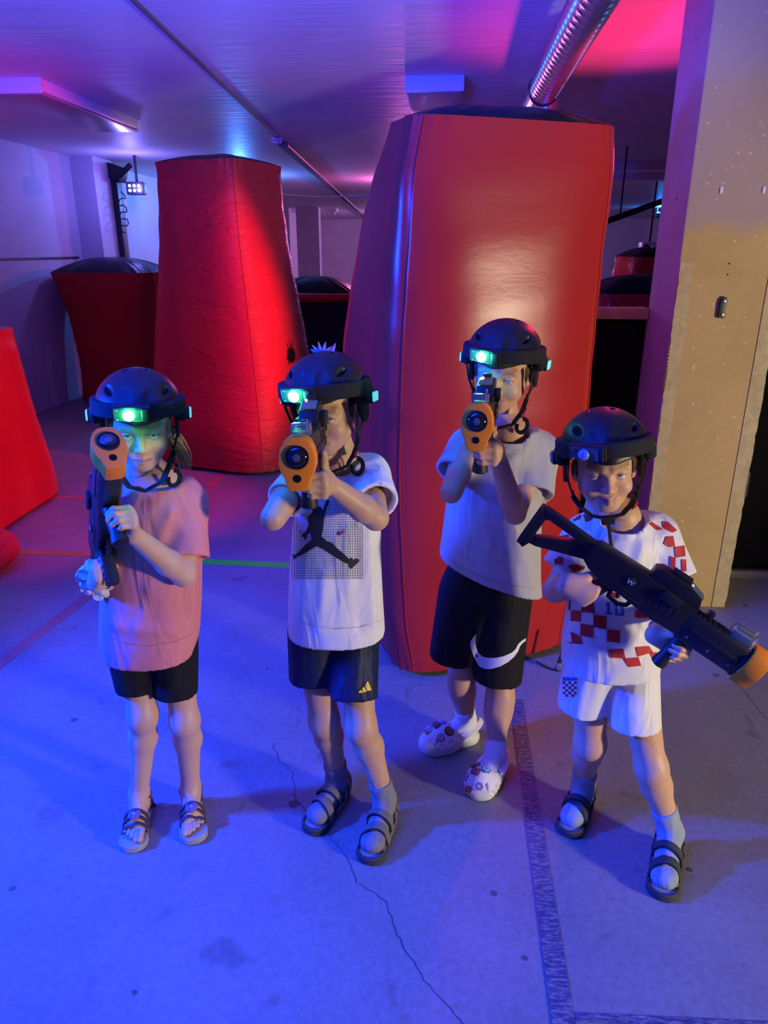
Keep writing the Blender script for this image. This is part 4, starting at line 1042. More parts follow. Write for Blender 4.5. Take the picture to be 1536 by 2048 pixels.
# ------------------------------------------------------------------ clothing
def cloth(name, col, rough=0.8, bump=0.25, sheen=0.0, spec=0.25, crease=0.5):
    if name in MATS: return MATS[name]
    def f(nt, N, L, b):
        v = N.new('ShaderNodeTexCoord').outputs['Object']
        L.new(ramp(N, L, noise(N, L, v, 40, 4), [(0.3, tuple(c*0.93 for c in col)), (0.7, col)]), b.inputs['Base Color'])
        mp = N.new('ShaderNodeMapping'); mp.inputs['Scale'].default_value = (1.3, 1.3, 0.45); mp.inputs['Rotation'].default_value = (0.2, 0.35, 0); L.new(v, mp.inputs['Vector'])
        a = noise(N, L, mp.outputs['Vector'], 11, 2, 0.45, 0.9); w_ = noise(N, L, v, 700, 2)
        b1 = N.new('ShaderNodeBump'); b1.inputs['Strength'].default_value = crease; b1.inputs['Distance'].default_value = 0.03; L.new(a, b1.inputs['Height'])
        b2 = N.new('ShaderNodeBump'); b2.inputs['Strength'].default_value = bump; b2.inputs['Distance'].default_value = 0.003; L.new(w_, b2.inputs['Height'])
        L.new(b1.outputs['Normal'], b2.inputs['Normal']); L.new(b2.outputs['Normal'], b.inputs['Normal'])
        b.inputs['Specular IOR Level'].default_value = spec
    return nodemat(name, f, rough)
def cloth_tube(S, a, b, r1, r2, k=.02, cutn=None, thick=.011, deep=.04):
    a, b = npv(a), npv(b); d = (b-a)/np.linalg.norm(b-a); n = d if cutn is None else npv(cutn)/np.linalg.norm(npv(cutn))
    e = b+d*.04; ba = e-a; L2 = ba@ba; rr = r2+(r2-r1)*.15
    def f(X, Y, Z):
        px, py, pz = X-a[0], Y-a[1], Z-a[2]
        h = np.clip((px*ba[0]+py*ba[1]+pz*ba[2])/L2, 0, 1); rad = r1+(rr-r1)*h
        q = np.sqrt((px-h*ba[0])**2+(py-h*ba[1])**2+(pz-h*ba[2])**2)
        pl = (X-b[0])*n[0]+(Y-b[1])*n[1]+(Z-b[2])*n[2]
        inner = np.maximum(q-rad+thick, -(pl+deep))
        return np.maximum(np.maximum(q-rad, pl), -inner)
    R = max(r1, rr); S.fn(f, np.minimum(a, e)-R, np.maximum(a, e)+R, k=k); return S
def tshirt(t, secs, J, m, sleeves, neck_r=.052, name='t_shirt', folds=(), hem_m=None, grid=.0052, necktilt=.25, shr=.050, cut=None):
    """secs: rows (v, left px, right px, distance, half depth) traced down the front; sleeves: (shoulder, end, r1, r2)"""
    S = SDF(); lat2 = np.array([RIGHT.x, RIGHT.y]); rows = []
    for v, a, b, D, ry in secs:
        c = P((a+b)/2, v, D); h = (P(b, v, D)-P(a, v, D)).length/2; rows.append((c.z, c.x, c.y, h, ry))
    lo_z = min(r[0] for r in rows)
    S.loft(rows, lat2, k=0, n=2.3)
    S.rc(npv(J['shl']-UP*.012), npv(J['shr']-UP*.012), shr, shr, k=.045)
    S.rc(npv(J['neck']-UP*.028), npv(J['neck']-UP*.06), .050, .062, k=.05)
    for a, b, r1, r2 in sleeves: cloth_tube(S, a, b, r1, r2, k=.022)
    for a, b, amp, wd in folds: S.fold(npv(a), npv(b), amp, wd)
    # open ends: neck, sleeve cuffs, hem
    nd = (Vector(J['head']) - J['neck']).normalized(); nk = J['neck'] + UP*.004
    S.half(npv(nk + UP*.004), npv(UP + HEAD*-necktilt*0), k=.006)
    S.rc(npv(J['neck']-UP*.03 - HEAD*.012), npv(J['neck']+UP*.08 - HEAD*.016), neck_r-.004, neck_r+.016, k=.006, op='s')
    S.loft([(z if i else z, cx, cy, max(rx-.012, .01), max(ry-.012, .01)) for i, (z, cx, cy, rx, ry) in enumerate([r for r in sorted(rows) if r[0] < lo_z+.12])], lat2, k=.004, op='s', n=2.3)
    if cut: S.half(npv(cut[0]), npv(cut[1]), k=.003)
    V, F = S.mesh(grid)
    o = mk(name, V, F, m, t); bv = bvh_of(V, F)
    # ribbed collar
    ring = []; c0 = J['neck'] - UP*.012 - HEAD*.010
    for i in range(33):
        a = 2*PI*i/32; p = c0 + RIGHT*math.cos(a)*(neck_r+.004) - HEAD*math.sin(a)*(neck_r+.003); p.z += -.016*math.sin(a)-.004*abs(math.cos(a))
        ring.append(p)
    MB().tube(ring, .008, 8, cap=False, flat=([(p-c0)*1.0+UP*.04 for p in ring], .003)).build('collar', hem_m or m, o)
    for a, b, r1, r2 in sleeves:
        pass
    return o, bv, S
def shorts(t, J, legs, m, waist_z, name='shorts', pel=(.118, .088, .075), folds=(), grid=.0055, drop=.05):
    """legs: (side, hip, hem centre, r_hip, r_hem)"""
    S = SDF(); lat = (J['hipl']-J['hipr']); lat.z = 0; lat.normalize()
    Rb = np.array([npv(lat), npv(UP.cross(lat)), (0, 0, 1)]).T
    S.ell(npv(J['pelvis']+UP*.02), pel, Rb, k=0)
    for s, h, e, r1, r2 in legs: cloth_tube(S, h, e, r1, r2, k=.022, cutn=(e-h).normalized()-UP*.25, deep=.06)
    for a, b, amp, wd in folds: S.fold(npv(a), npv(b), amp, wd)
    S.half((0, 0, waist_z), (0, 0, 1), k=.01)
    V, F = S.mesh(grid); o = mk(name, V, F, m, t); return o, bvh_of(V, F)

def foot_frame(heel, toe):
    f = (toe-heel); f.z = 0; L = f.length; f.normalize(); r = f.cross(UP); return f, r, L
def outline(heel, toe, wide=1.0, pad=.006, inner=-1):
    f, r, L = foot_frame(heel, toe); pts = []
    prof = [(0, 0), (.01, .017), (.04, .026), (.09, .025), (.13, .030), (.16, .037), (.185, .037), (.205, .026), (.215, .010)]
    k = L/.215
    for a, b in prof: pts.append(heel + f*(a*k*1.0-pad*(1 if a < .05 else -1)) + r*(b*wide+pad*.5))
    for a, b in prof[::-1][:-1]: pts.append(heel + f*(a*k-pad*(1 if a < .05 else -1)) - r*(b*wide+pad*.5))
    return pts
def over_strap(heel, toe, along, w0, z0, ztop, wid, slant=0.0, n=17, th=.0022, lean=0.0, bvh=None, off=.001):
    """band arching across the foot from edge to edge; slant shifts its two ends along the foot"""
    f, r, L = foot_frame(heel, toe); pts = []; nn = []
    for i in range(n):
        a = PI*i/(n-1); s = math.cos(a); sn = math.sin(a)
        al = along + slant*s + lean*sn
        p = heel + f*al + r*(w0*math.copysign(abs(s)**.8, s)) + UP*(z0 + (ztop-z0)*sn**.75)
        d = (r*s + UP*(sn+.02)).normalized()
        if bvh is not None and 1 < i < n-2:
            c = heel + f*al + UP*(z0+.006); hit = bvh.ray_cast(c + d*.13, -d)
            if hit[0] is not None and (hit[0]-c).length < .052: p = hit[0] + d*(th+off)
            elif hit[0] is not None: p = c + d*(.046+off)
        pts.append(p); nn.append(d)
    sm = [pts[0]] + [(pts[i-1]+pts[i]*2+pts[i+1])/4 for i in range(1, n-1)] + [pts[-1]]
    sm = [p + d*.0012 for p, d in zip(sm, nn)]
    return MB().tube(sm, wid, 8, flat=(nn, th))
def sole(pts, z0, z1):
    b = MB(); b.prism([(p.x, p.y) for p in pts], (z0+z1)/2, 2, z1-z0, bev=.003); return b

# ------------------------------------------------------------------ grips and footwear shared by the children
GRIP = dict(curl=(1.25, 1.25, 0.75), spread=0.05)
def gun_hands(J, M, sc=1.0, lt=(0.35, 0.5, -0.45), rt=(0.6, 0.6, -0.35)):
    """left hand closes on the foregrip, right hand on the pistol grip"""
    R3 = M.to_3x3()
    J['wrl'] = M @ Vector((.1805, .034, -.082)); J['handl'] = dict(fwd=R3 @ Vector((1, -.04, .10)), back=R3 @ Vector((.05, 1, .05)), thumb_side=1, sc=sc, thumb=lt, **GRIP)
    J['wrr'] = M @ Vector((-.070, -.031, -.072)); J['handr'] = dict(fwd=R3 @ Vector((1, .04, .06)), back=R3 @ Vector((.05, -1, .05)), thumb_side=-1, sc=sc, thumb=rt, **GRIP)
def set_head(J, eye, D, yaw, pitch, roll, sc):
    R = headR(math.radians(yaw), math.radians(pitch), math.radians(roll)); e = P(*eye, D)
    J['headR'] = R; J['hsc'] = sc; J['head'] = e - Vector(R @ np.array([0, .068, 0]))*sc; J['look'] = CAM.copy()
def gunframe(muz, rear, up=UP, mz=.401, sc=1.0):
    x = (muz-rear).normalized(); return frame(muz - x*mz*sc, x, up) @ Matrix.Scale(sc, 4)
def ground(J, s, heel, toe):
    J['heel'+s] = PZ(*heel, 0); J['toe'+s] = PZ(*toe, 0); f, r, L = foot_frame(J['heel'+s], J['toe'+s])
    J['an'+s] = J['heel'+s] + f*.040 + UP*(J['footz']+.062)
def hair_cap(t, J, col, name='hair', long=False):
    S = SDF(); S.setT(J['headR'], npv(J['head']), J['hsc'])
    S.ell((0, -.022, .018), (.0735, .084, .080), k=0)
    for x in (-1, 1): S.rc((x*.069, .012, .01), (x*.0685, .010, -.022), .007, .003, k=.01)
    S.ell((0, -.070, -.045), (.050, .030, .045), k=.02)
    S.half((0, .030, .0), (0, 1, -.25), k=.01)
    V, F = S.mesh(.0045); return mk(name, V, F, col, t)
M_hairb = mat('hair_brown', (0.10, 0.055, 0.03), 0.5, var=0.4, vscale=120, bump=0.5, bscale=250)
M_hairf = mat('hair_blond', (0.50, 0.34, 0.16), 0.45, var=0.45, vscale=140, bump=0.5, bscale=250)
def sock(t, J, s, m, top=.10, hz=.022, name='sock'):
    S = SDF(); an, kn, heel, toe = J['an'+s], J['kn'+s], J['heel'+s], J['toe'+s]; f, r, L = foot_frame(heel, toe)
    cf = kn.lerp(an, .30) + HEAD*.012; up = an + (cf-an).normalized()*top; e = .0035
    th = J.get('limb', 1.0)
    S.rc(npv(up + (cf-an).normalized()*.012), npv(an), .0275*th+e+top*.085, .0265+e, k=0)
    S.rc(npv(an), npv(heel + f*.034 + UP*(hz+.022)), .027+e, .024+e, k=.02)
    S.rc(npv(heel + f*.026 + UP*(hz+.018)), npv(heel + f*.09 + UP*(hz+.018)), .022+e, .022+e, k=.015)
    S.rc(npv(an + f*.010 - UP*.012), npv(heel + f*(L*.60) + UP*(hz+.020)), .024+e, .019+e, k=.02)
    S.rc(npv(heel + f*.09 + UP*(hz+.016)), npv(heel + f*(L-.040) + UP*(hz+.012)), .022+e, .016+e, k=.02)
    S.rc(npv(heel + f*(L-.048) + r*.015 + UP*(hz+.010)), npv(heel + f*(L-.048) - r*.015 + UP*(hz+.010)), .016+e, .016+e, k=.02)
    S.rc(npv(heel + f*(L-.034) + r*.007 + UP*(hz+.009)), npv(heel + f*(L-.034) - r*.007 + UP*(hz+.009)), .015+e, .015+e, k=.015)
    d = npv((cf-an).normalized()); p = npv(up); S.half(p, d, k=.002); S.half((0, 0, hz-.006), (0, 0, -1), k=.004)
    for i in range(4): q = an + (cf-an).normalized()*(.012+.016*i); S.fold(npv(q - HEAD*.03 - RIGHT*.02), npv(q - HEAD*.03 + RIGHT*.02 + UP*.006), .0014, .005)
    V, F = S.mesh(.0042); J['sockbvh'+s] = bvh_of(V, F); return mk(name, V, F, m, t)
M_solew = mat('sandal_sole_pale', (0.42, 0.40, 0.38), 0.7, var=0.15, vscale=60, bump=0.2, bscale=300)
M_soled = mat('sandal_sole_dark', (0.055, 0.055, 0.06), 0.75, var=0.2, vscale=60, bump=0.2, bscale=300)
M_insole = mat('sandal_insole', (0.26, 0.25, 0.25), 0.8, var=0.15, vscale=60, bump=0.2, bscale=300)
M_strg = mat('sandal_strap_grey', (0.17, 0.155, 0.15), 0.75, bump=0.25, bscale=350)
M_strd = mat('sandal_strap_dark', (0.045, 0.05, 0.065), 0.7, bump=0.25, bscale=350)
M_strp = mat('sandal_strap_plum', (0.075, 0.05, 0.09), 0.55, bump=0.2, bscale=350)
M_edge = mat('strap_lining', (0.012, 0.012, 0.014), 0.8)
M_flower = mat('sandal_flower', (0.20, 0.13, 0.25), 0.5, bump=0.2, bscale=300)
M_gem = mat('flower_gem', (0.7, 0.7, 0.75), 0.1, 0.6)
def sport_sandal(t, heel, toe, side, m_strap, m_sole, label=None, bvh=None):
    f, r, L = foot_frame(heel, toe); pts = outline(heel, toe, 1.05, .006)
    so = sole(pts, .001, .017).build('sandal', m_sole, t, autosm=40)
    if label: so['label'] = label
    cx = heel + f*L/2
    pin = [p + (cx-p)*.10 for p in pts]; sole(pin, .016, .021).build('insole', M_insole, so)
    n = 14; bm = []
    for i in range(n):                               # toe bumper: raised rim round the front
        a = -PI*.55 + PI*1.1*i/(n-1); bm.append(heel + f*(L-.030+.034*math.cos(a)) + r*(.036*math.sin(a)) + UP*.020)
    MB().tube(bm, .005, 8).build('toe_rim', m_sole, so)
    for nm, al, w0, zz, wd, sl, ln, mm, of in (('toe_strap', L-.066, .037, .016, .0160, .010*side, -.004, M_edge, .0005), ('toe_strap_band', L-.066, .0385, .016, .0118, .010*side, -.004, m_strap, .0028),
            ('instep_strap', .082, .034, .030, .0150, -.004*side, .012, M_edge, .0005), ('instep_strap_band', .082, .0355, .030, .0110, -.004*side, .012, m_strap, .0028)):
        over_strap(heel, toe, al, w0, zz, zz+.05, wd, sl, lean=ln, bvh=bvh, off=of).build(nm, mm, so)
    hb = [heel + f*(.035+.0-.042*math.sin(PI*i/10)) + r*(.036*math.cos(PI*i/10)) + UP*(.050+.016*math.sin(PI*i/10)) for i in range(11)]
    MB().tube(hb, .014, 8, flat=([(p-heel-f*.035)*1.0 - UP*(p.z) for p in hb], .003)).build('heel_strap', m_strap, so)
    for s in (-1, 1):
        MB().tube([heel + f*.045 + r*s*.036 + UP*.052, heel + f*.062 + r*s*.039 + UP*.032, heel + f*(L-.085) + r*s*.039 + UP*.024], .008, 8, flat=(r, .0025)).build('side_strap', m_strap, so)
        MB().box(heel + f*.075 + r*s*.0385 + UP*.045, (.014, .006, .014), Matrix.Rotation(math.atan2(f.y, f.x), 3, 'Z'), bev=.002).build('strap_ring', M_edge, so)
    return so

# =================================================================== child 1: girl in pink shirt
J = {}
G1 = gunframe(P(220, 894, 1.40), P(206, 1078, 1.62))
J.update(pelvis=P(302, 1255, 1.70), shl=P(372, 1000, 1.71), shr=P(262, 990, 1.71), neck=P(322, 962, 1.70),
    ell=P(368, 1150, 1.60), elr=P(222, 1118, 1.72), hipl=P(344, 1275, 1.71), hipr=P(262, 1275, 1.71),
    knl=P(370, 1440, 1.69), knr=P(286, 1430, 1.68), anl=P(379, 1578, 1.74), anr=P(289, 1596, 1.735), browcol=(0.36, 0.25, 0.16), skin=(0.68, 0.42, 0.30), footz=.024, limb=.93)
ground(J, 'l', (386, 1602), (388, 1688)); ground(J, 'r', (291, 1614), (263, 1705))
set_head(J, (281, 871), 1.585, 17, 11, 2, .93); gun_hands(J, G1, .98)
t1, b1, S1 = child(J, 'girl in a pink t-shirt and black shorts aiming a toy gun', dict(open_left=.0040, open_right=.0040), None)
make_gun(G1, 'black toy gun with orange muzzle pointed upwards by the girl in pink')
H1 = mat4(J['headR'], J['head'] + Vector(J['headR'] @ np.array([0, -.004, .004])), 0.985)
make_helmet(H1, .985, 'black helmet with green lamp on the girl in pink', la=-.12, strap='hang')
M_pink = cloth('pink_cotton', (0.78, 0.27, 0.29))
fl = [(P(330, 1010, 1.60), P(395, 1100, 1.62), .004, .018), (P(360, 985, 1.62), P(320, 1080, 1.60), .007, .015), (P(300, 1180, 1.60), P(390, 1150, 1.62), .006, .016), (P(230, 1250, 1.60), P(370, 1270, 1.60), .006, .02), (P(385, 1130, 1.65), P(396, 1260, 1.64), .007, .017)]
sh1, bv1, _ = tshirt(t1, [(1303, 212, 388, 1.70, .100), (1270, 204, 397, 1.70, .105), (1200, 204, 401, 1.70, .105), (1120, 212, 402, 1.70, .100), (1050, 226, 398, 1.70, .092), (1000, 242, 390, 1.70, .082), (968, 262, 376, 1.70, .066)],
    J, M_pink, [(J['shl'], P(376, 1116, 1.635), .047, .054), (J['shr'], P(228, 1080, 1.70), .045, .050)], folds=fl)
so1, bs1 = shorts(t1, J, [('l', J['hipl'], P(351, 1384, 1.70), .070, .060), ('r', J['hipr'], P(277, 1374, 1.70), .070, .060)], cloth('black_jersey', (0.012, 0.012, 0.015), spec=.2), P(300, 1235, 1.7).z, pel=(.112, .085, .075))
# hair: cap under the helmet and a loose ponytail of strands over the shoulder
hair_cap(t1, J, M_hairf); r_ = random.Random(3); hb = MB()
for i in range(110):
    a = J['head'] + Vector(J['headR'] @ np.array([-.045+r_.uniform(-.02, .02), -.055+r_.uniform(-.02, .02), -.03+r_.uniform(-.02, .02)]))
    e = P(372+r_.uniform(-14, 12), 925+r_.uniform(-12, 16), 1.74+r_.uniform(-.02, .02)); m_ = a.lerp(e, .5) + RIGHT*r_.uniform(.01, .028) - HEAD*r_.uniform(-.01, .012)
    pts = [a*(1-s)**2 + m_*2*s*(1-s) + e*s*s for s in [k/8 for k in range(9)]]
    hb.tube(pts, [.0018, .0020, .0020, .0020, .0019, .0017, .0015, .0012, .0006], 5)
hb.build('ponytail', M_hairf, t1)
# scrunchie round the right wrist
w_ = J['wrr']; d_ = (J['elr']-w_).normalized(); c_ = w_ + d_*.018; x_ = d_.orthogonal().normalized(); y_ = d_.cross(x_); pts = []
for i in range(97):
    a = 2*PI*i/96; rr = .034+.007*math.sin(11*a)+.004*math.sin(23*a+1); pts.append(c_ + (x_*math.cos(a)+y_*math.sin(a))*rr + d_*(.010*math.cos(17*a)+.004*math.sin(31*a)))
MB().tube(pts, [.0105+.004*math.sin(i*1.9) for i in range(97)], 10, cap=False).build('scrunchie', cloth('white_towelling', (0.80, 0.80, 0.84), bump=.5), t1)
for s, sd in (('l', 1), ('r', -1)):
    heel, toe = J['heel'+s], J['toe'+s]; f, r, L = foot_frame(heel, toe); pts = outline(heel, toe, 1.0, .005)
    so = sole(pts, .001, .022).build('sandal', M_solew, t1); so['label'] = 'pale soled sandal with plum straps'
    for k, al in enumerate((L-.052, L-.067, L-.082)):
        over_strap(heel, toe, al, .0335, .022, .06, .0054, 0, lean=.003, bvh=J['footbvh']).build('toe_strap', M_strp, so)
    hb_ = [J['an'+s] + f*(.031*math.cos(2*PI*i/20)) + r*(.031*math.sin(2*PI*i/20)) + UP*(-.012+.006*math.cos(2*PI*i/20)) for i in range(21)]
    MB().tube(hb_, .0085, 8, cap=False, flat=([(p-J['an'+s])*1.0 for p in hb_], .0022)).build('ankle_strap', M_strp, so)
    MB().box(J['an'+s] + f*.033 - UP*.008 + r*.006*sd, (.020, .007, .015), Matrix.Rotation(math.atan2(r.y, r.x), 3, 'Z'), bev=.0015).build('strap_tab', M_strp, so)
    for e in (-1, 1): MB().tube([heel + f*.03 + r*e*.027 + UP*.022, heel + f*.024 + r*e*.030 + UP*.05, J['an'+s] + r*e*.030 - UP*.014], .006, 8, flat=(r, .002)).build('heel_strap', M_strp, so)
    MB().tube([heel - f*.002 + r*q*.012 + UP*(.024+.03*(1-abs(q))) for q in (-2, -1, 0, 1, 2)], .010, 8, flat=(f, .003)).build('heel_counter', M_strp, so)
    hit_ = J['footbvh'].ray_cast(heel + f*(L-.066) + UP*.3, -UP); fc_ = (hit_[0] if hit_[0] is not None else heel + f*(L-.066) + UP*.06) + UP*.005; fl_ = MB()
    for k in range(6):
        a = 2*PI*k/6; fl_.lathe([(.002, 0), (.0085, .002), (.007, .005), (.002, .006)], fc_ + (f*math.cos(a)+r*math.sin(a))*.0105, UP+f*.5, 10)
    fo = fl_.build('flower', M_flower, so)
    MB().lathe([(.005, 0), (.005, .002), (.002, .004)], fc_ + UP*.006 + f*.003, UP+f*.5, 10).build('flower_gem', M_gem, so)

# =================================================================== child 2: boy in white shirt, navy shorts
J = {}
G2 = gunframe(P(594, 930, 1.27), P(634, 866, 1.64))
J.update(pelvis=P(668, 1235, 1.74), shl=P(737, 948, 1.74), shr=P(606, 955, 1.74), neck=P(676, 922, 1.72),
    ell=P(752, 1036, 1.56), elr=P(546, 1036, 1.60), hipl=P(708, 1265, 1.74), hipr=P(626, 1265, 1.74),
    knl=P(722, 1452, 1.66), knr=P(648, 1440, 1.70), anl=P(757, 1598, 1.70), anr=P(675, 1552, 1.80), browcol=(0.14, 0.08, 0.05), skin=(0.60, 0.36, 0.22), footz=.024, socks=True)
ground(J, 'l', (778, 1625), (735, 1728)); ground(J, 'r', (690, 1583), (620, 1668))
set_head(J, (636, 838), 1.625, -14, 10, -4, .96); gun_hands(J, G2, 1.0, lt=(.45, .9, .1, .1))
t2, b2, S2 = child(J, 'boy in a white t-shirt and navy shorts hidden behind his gun', dict(), None)
make_gun(G2, 'black toy gun with orange muzzle aimed by the boy in the white t-shirt')
make_helmet(mat4(J['headR'], J['head'] + Vector(J['headR'] @ np.array([0, -.004, .006])), 1.0), 1.0, 'black helmet with green lamp on the boy in the white t-shirt', la=-.16, strap='low', tuft=True)
hair_cap(t2, J, M_hairb)
M_wht = cloth('white_cotton', (0.82, 0.82, 0.82))
fl = [(P(700, 1010, 1.63), P(765, 960, 1.66), .007, .017), (P(690, 1060, 1.63), P(760, 1040, 1.66), .007, .015), (P(742, 1060, 1.66), P(752, 1250, 1.66), .007, .016), (P(716, 1100, 1.64), P(722, 1260, 1.64), -.007, .015), (P(650, 1150, 1.63), P(640, 1260, 1.63), .006, .02), (P(700, 960, 1.64), P(655, 1060, 1.62), .006, .014)]
sh2, bv2, _ = tshirt(t2, [(1262, 577, 770, 1.74, .105), (1200, 577, 766, 1.74, .105), (1120, 581, 762, 1.74, .102), (1050, 586, 762, 1.74, .098), (990, 594, 762, 1.74, .090), (945, 612, 756, 1.74, .078), (920, 645, 742, 1.74, .060)],
    J, M_wht, [(J['shl'], P(754, 1004, 1.61), .052, .052), (J['shr'], P(572, 1000, 1.64), .048, .050)], folds=fl)
so2, bs2 = shorts(t2, J, [('l', J['hipl']+HEAD*.005, P(708, 1396, 1.66), .070, .064), ('r', J['hipr'], P(626, 1358, 1.72), .070, .066)], cloth('navy_polyester', (0.010, 0.016, 0.055), rough=.55, bump=.1), P(668, 1205, 1.74).z, pel=(.116, .092, .085),
    folds=[(P(690, 1300, 1.62), P(680, 1390, 1.62), .005, .014), (P(640, 1290, 1.63), P(650, 1360, 1.63), -.004, .012), (P(740, 1290, 1.64), P(720, 1390, 1.60), .006, .016)])
M_socg = cloth('grey_sock', (0.24, 0.24, 0.25), bump=.5); M_socb = cloth('pale_blue_sock', (0.33, 0.39, 0.45), bump=.5); M_socw = cloth('white_sock', (0.84, 0.84, 0.84), bump=.5)
for s, sd in (('l', 1), ('r', -1)):
    k = sock(t2, J, s, M_socg, .062, .024); sport_sandal(t2, J['heel'+s], J['toe'+s], sd, M_strg, M_soled, 'grey strapped sport sandal', J['sockbvh'+s])
# prints: leaping figure over a fine grid, small red mark, sleeve mark, three-bar mark on the shorts
M_ink = mat('black_ink', (0.012, 0.012, 0.016), 0.7); M_inkred = mat('red_ink', (0.45, 0.02, 0.10), 0.6); M_yel = mat('yellow_print', (0.85, 0.62, 0.05), 0.5)
z2 = lambda p: (480+p[0]/3.791, 660+p[1]/3.792)
man = [[(545, 1352), (565, 1338), (600, 1336), (622, 1352), (628, 1368), (640, 1330), (652, 1300), (660, 1292), (678, 1296), (672, 1318), (655, 1350), (645, 1395), (638, 1425), (632, 1470), (628, 1520), (618, 1565), (660, 1602), (700, 1615), (735, 1655), (790, 1700), (828, 1738), (850, 1726), (858, 1745), (890, 1732), (906, 1744), (900, 1760), (862, 1795), (845, 1814), (832, 1806), (825, 1778), (790, 1762), (735, 1728), (690, 1700), (630, 1660), (585, 1640), (560, 1650), (530, 1668), (480, 1700), (430, 1722), (405, 1745), (380, 1778), (371, 1776), (370, 1745), (382, 1712), (400, 1700), (420, 1706), (470, 1655), (510, 1618), (540, 1590), (535, 1550), (525, 1530), (505, 1560), (503, 1585), (490, 1590), (480, 1572), (466, 1565), (475, 1548), (500, 1525), (520, 1480), (512, 1420), (535, 1395), (550, 1380)]]
decal('figure_print', man, M_ink, bv2, sh2, 1.62, px=z2, step=.010, off=.0024)
gl = []
for i in range(31):
    x = 375+18.5*i; gl.append([(x-1.2, 1290 if x > 640 else 1380), (x+1.2, 1290 if x > 640 else 1380), (x+1.2, 1888), (x-1.2, 1888)])
for j in range(33):
    y = 1290+18.5*j; gl.append([(375 if y > 1400 else 560, y-1.2), (932, y-1.2), (932, y+1.2), (375 if y > 1400 else 560, y+1.2)])
decal('grid_print', gl, M_ink, bv2, sh2, 1.62, px=z2, step=.012, off=.0016)
tick = [[(742, 1555), (750, 1530), (770, 1518), (762, 1535), (765, 1545), (800, 1512), (795, 1530), (770, 1552), (752, 1560)]]
decal('tick_print', tick, M_inkred, bv2, sh2, 1.62, px=z2, off=.003)
decal('sleeve_print', [[(1055, 1190), (1065, 1186), (1070, 1172), (1074, 1186), (1086, 1196), (1076, 1200), (1066, 1194), (1058, 1198)], [(1068, 1160), (1076, 1160), (1076, 1168), (1068, 1168)]], M_ink, bv2, sh2, 1.62, px=z2, off=.003)
z2s = lambda p: (540+p[0]/3.53, 1180+p[1]/3.531)
decal('three_bar_print', [[(622, 718), (640, 706), (660, 722), (640, 727), (626, 725)], [(644, 700), (664, 684), (684, 716), (664, 722)], [(669, 676), (690, 641), (718, 706), (690, 714)]], M_yel, bs2, so2, 1.60, px=z2s, off=.003)

# =================================================================== child 3: boy in grey shirt, black shorts, clogs
J = {}
G3 = gunframe(P(953, 856, 1.48), P(978, 818, 1.88))
J.update(pelvis=P(972, 1165, 2.02), shl=P(1078, 900, 2.03), shr=P(935, 890, 2.01), neck=P(1020, 862, 1.98),
    ell=P(1030, 1028, 1.86), elr=P(902, 985, 1.86), hipl=P(1012, 1190, 2.02), hipr=P(928, 1185, 2.02),
    knl=P(1000, 1395, 1.96), knr=P(922, 1362, 2.03), anl=P(985, 1508, 1.97), anr=P(932, 1458, 2.08), browcol=(0.13, 0.07, 0.04), skin=(0.62, 0.36, 0.23), footz=.026, socks=True, limb=1.05)
ground(J, 'l', (1000, 1540), (945, 1602)); ground(J, 'r', (952, 1478), (842, 1506))
set_head(J, (994, 758), 1.885, -20, 12, 3, 1.0); gun_hands(J, G3, 1.05)
t3, b3, S3 = child(J, 'tallest boy in a grey t-shirt winking behind his gun', dict(smile=.6, open_right=.0006, open_left=.0040), None)
make_gun(G3, 'black toy gun with orange muzzle aimed by the boy in the grey t-shirt')
make_helmet(mat4(J['headR'], J['head'] + Vector(J['headR'] @ np.array([0, -.004, .004])), 1.02), 1.02, 'black helmet with green lamp on the boy in the grey t-shirt', la=-.22, strap='low')
hair_cap(t3, J, M_hairb)
M_gry = cloth('grey_cotton', (0.45, 0.45, 0.45))
fl = [(P(1000, 905, 1.90), P(1070, 860, 1.92), .007, .015), (P(985, 950, 1.89), P(1060, 890, 1.92), .007, .015), (P(960, 1000, 1.89), P(1060, 950, 1.92), .007, .017), (P(1030, 1060, 1.90), P(1062, 1160, 1.92), .005, .016), (P(985, 1080, 1.89), P(975, 1165, 1.90), .006, .02), (P(900, 1090, 1.92), P(960, 1150, 1.90), .003, .018), (P(1045, 940, 1.93), P(1085, 990, 1.93), .007, .015)]
n3 = (P(1070, 1186, 1.98)-P(877, 1112, 1.98)).normalized(); cutn = Vector(HEAD).cross(n3); cutn = -cutn if cutn.z > 0 else cutn
sh3, bv3, _ = tshirt(t3, [(1200, 872, 1084, 2.01, .115), (1150, 874, 1080, 2.01, .115), (1090, 882, 1080, 2.01, .112), (1030, 890, 1082, 2.01, .108), (975, 896, 1088, 2.01, .102), (915, 910, 1098, 2.01, .090), (880, 932, 1098, 2.01, .076), (858, 965, 1075, 2.00, .062)],
    J, M_gry, [(J['shl'], P(1066, 988, 1.94), .054, .060), (J['shr'], P(905, 945, 1.93), .050, .052)], folds=fl, cut=(P(972, 1152, 1.98), cutn), grid=.0055)
so3, bs3 = shorts(t3, J, [('l', J['hipl'], P(994, 1358, 1.98), .082, .078), ('r', J['hipr'], P(908, 1312, 2.02), .080, .080)], cloth('black_cotton', (0.010, 0.010, 0.012)), P(972, 1120, 2.02).z, pel=(.128, .10, .09), grid=.006)
z3s = lambda p: (800+p[0]/3.9375, 1120+p[1]/3.938)
M_whp = mat('white_print', (0.80, 0.80, 0.80), 0.6)
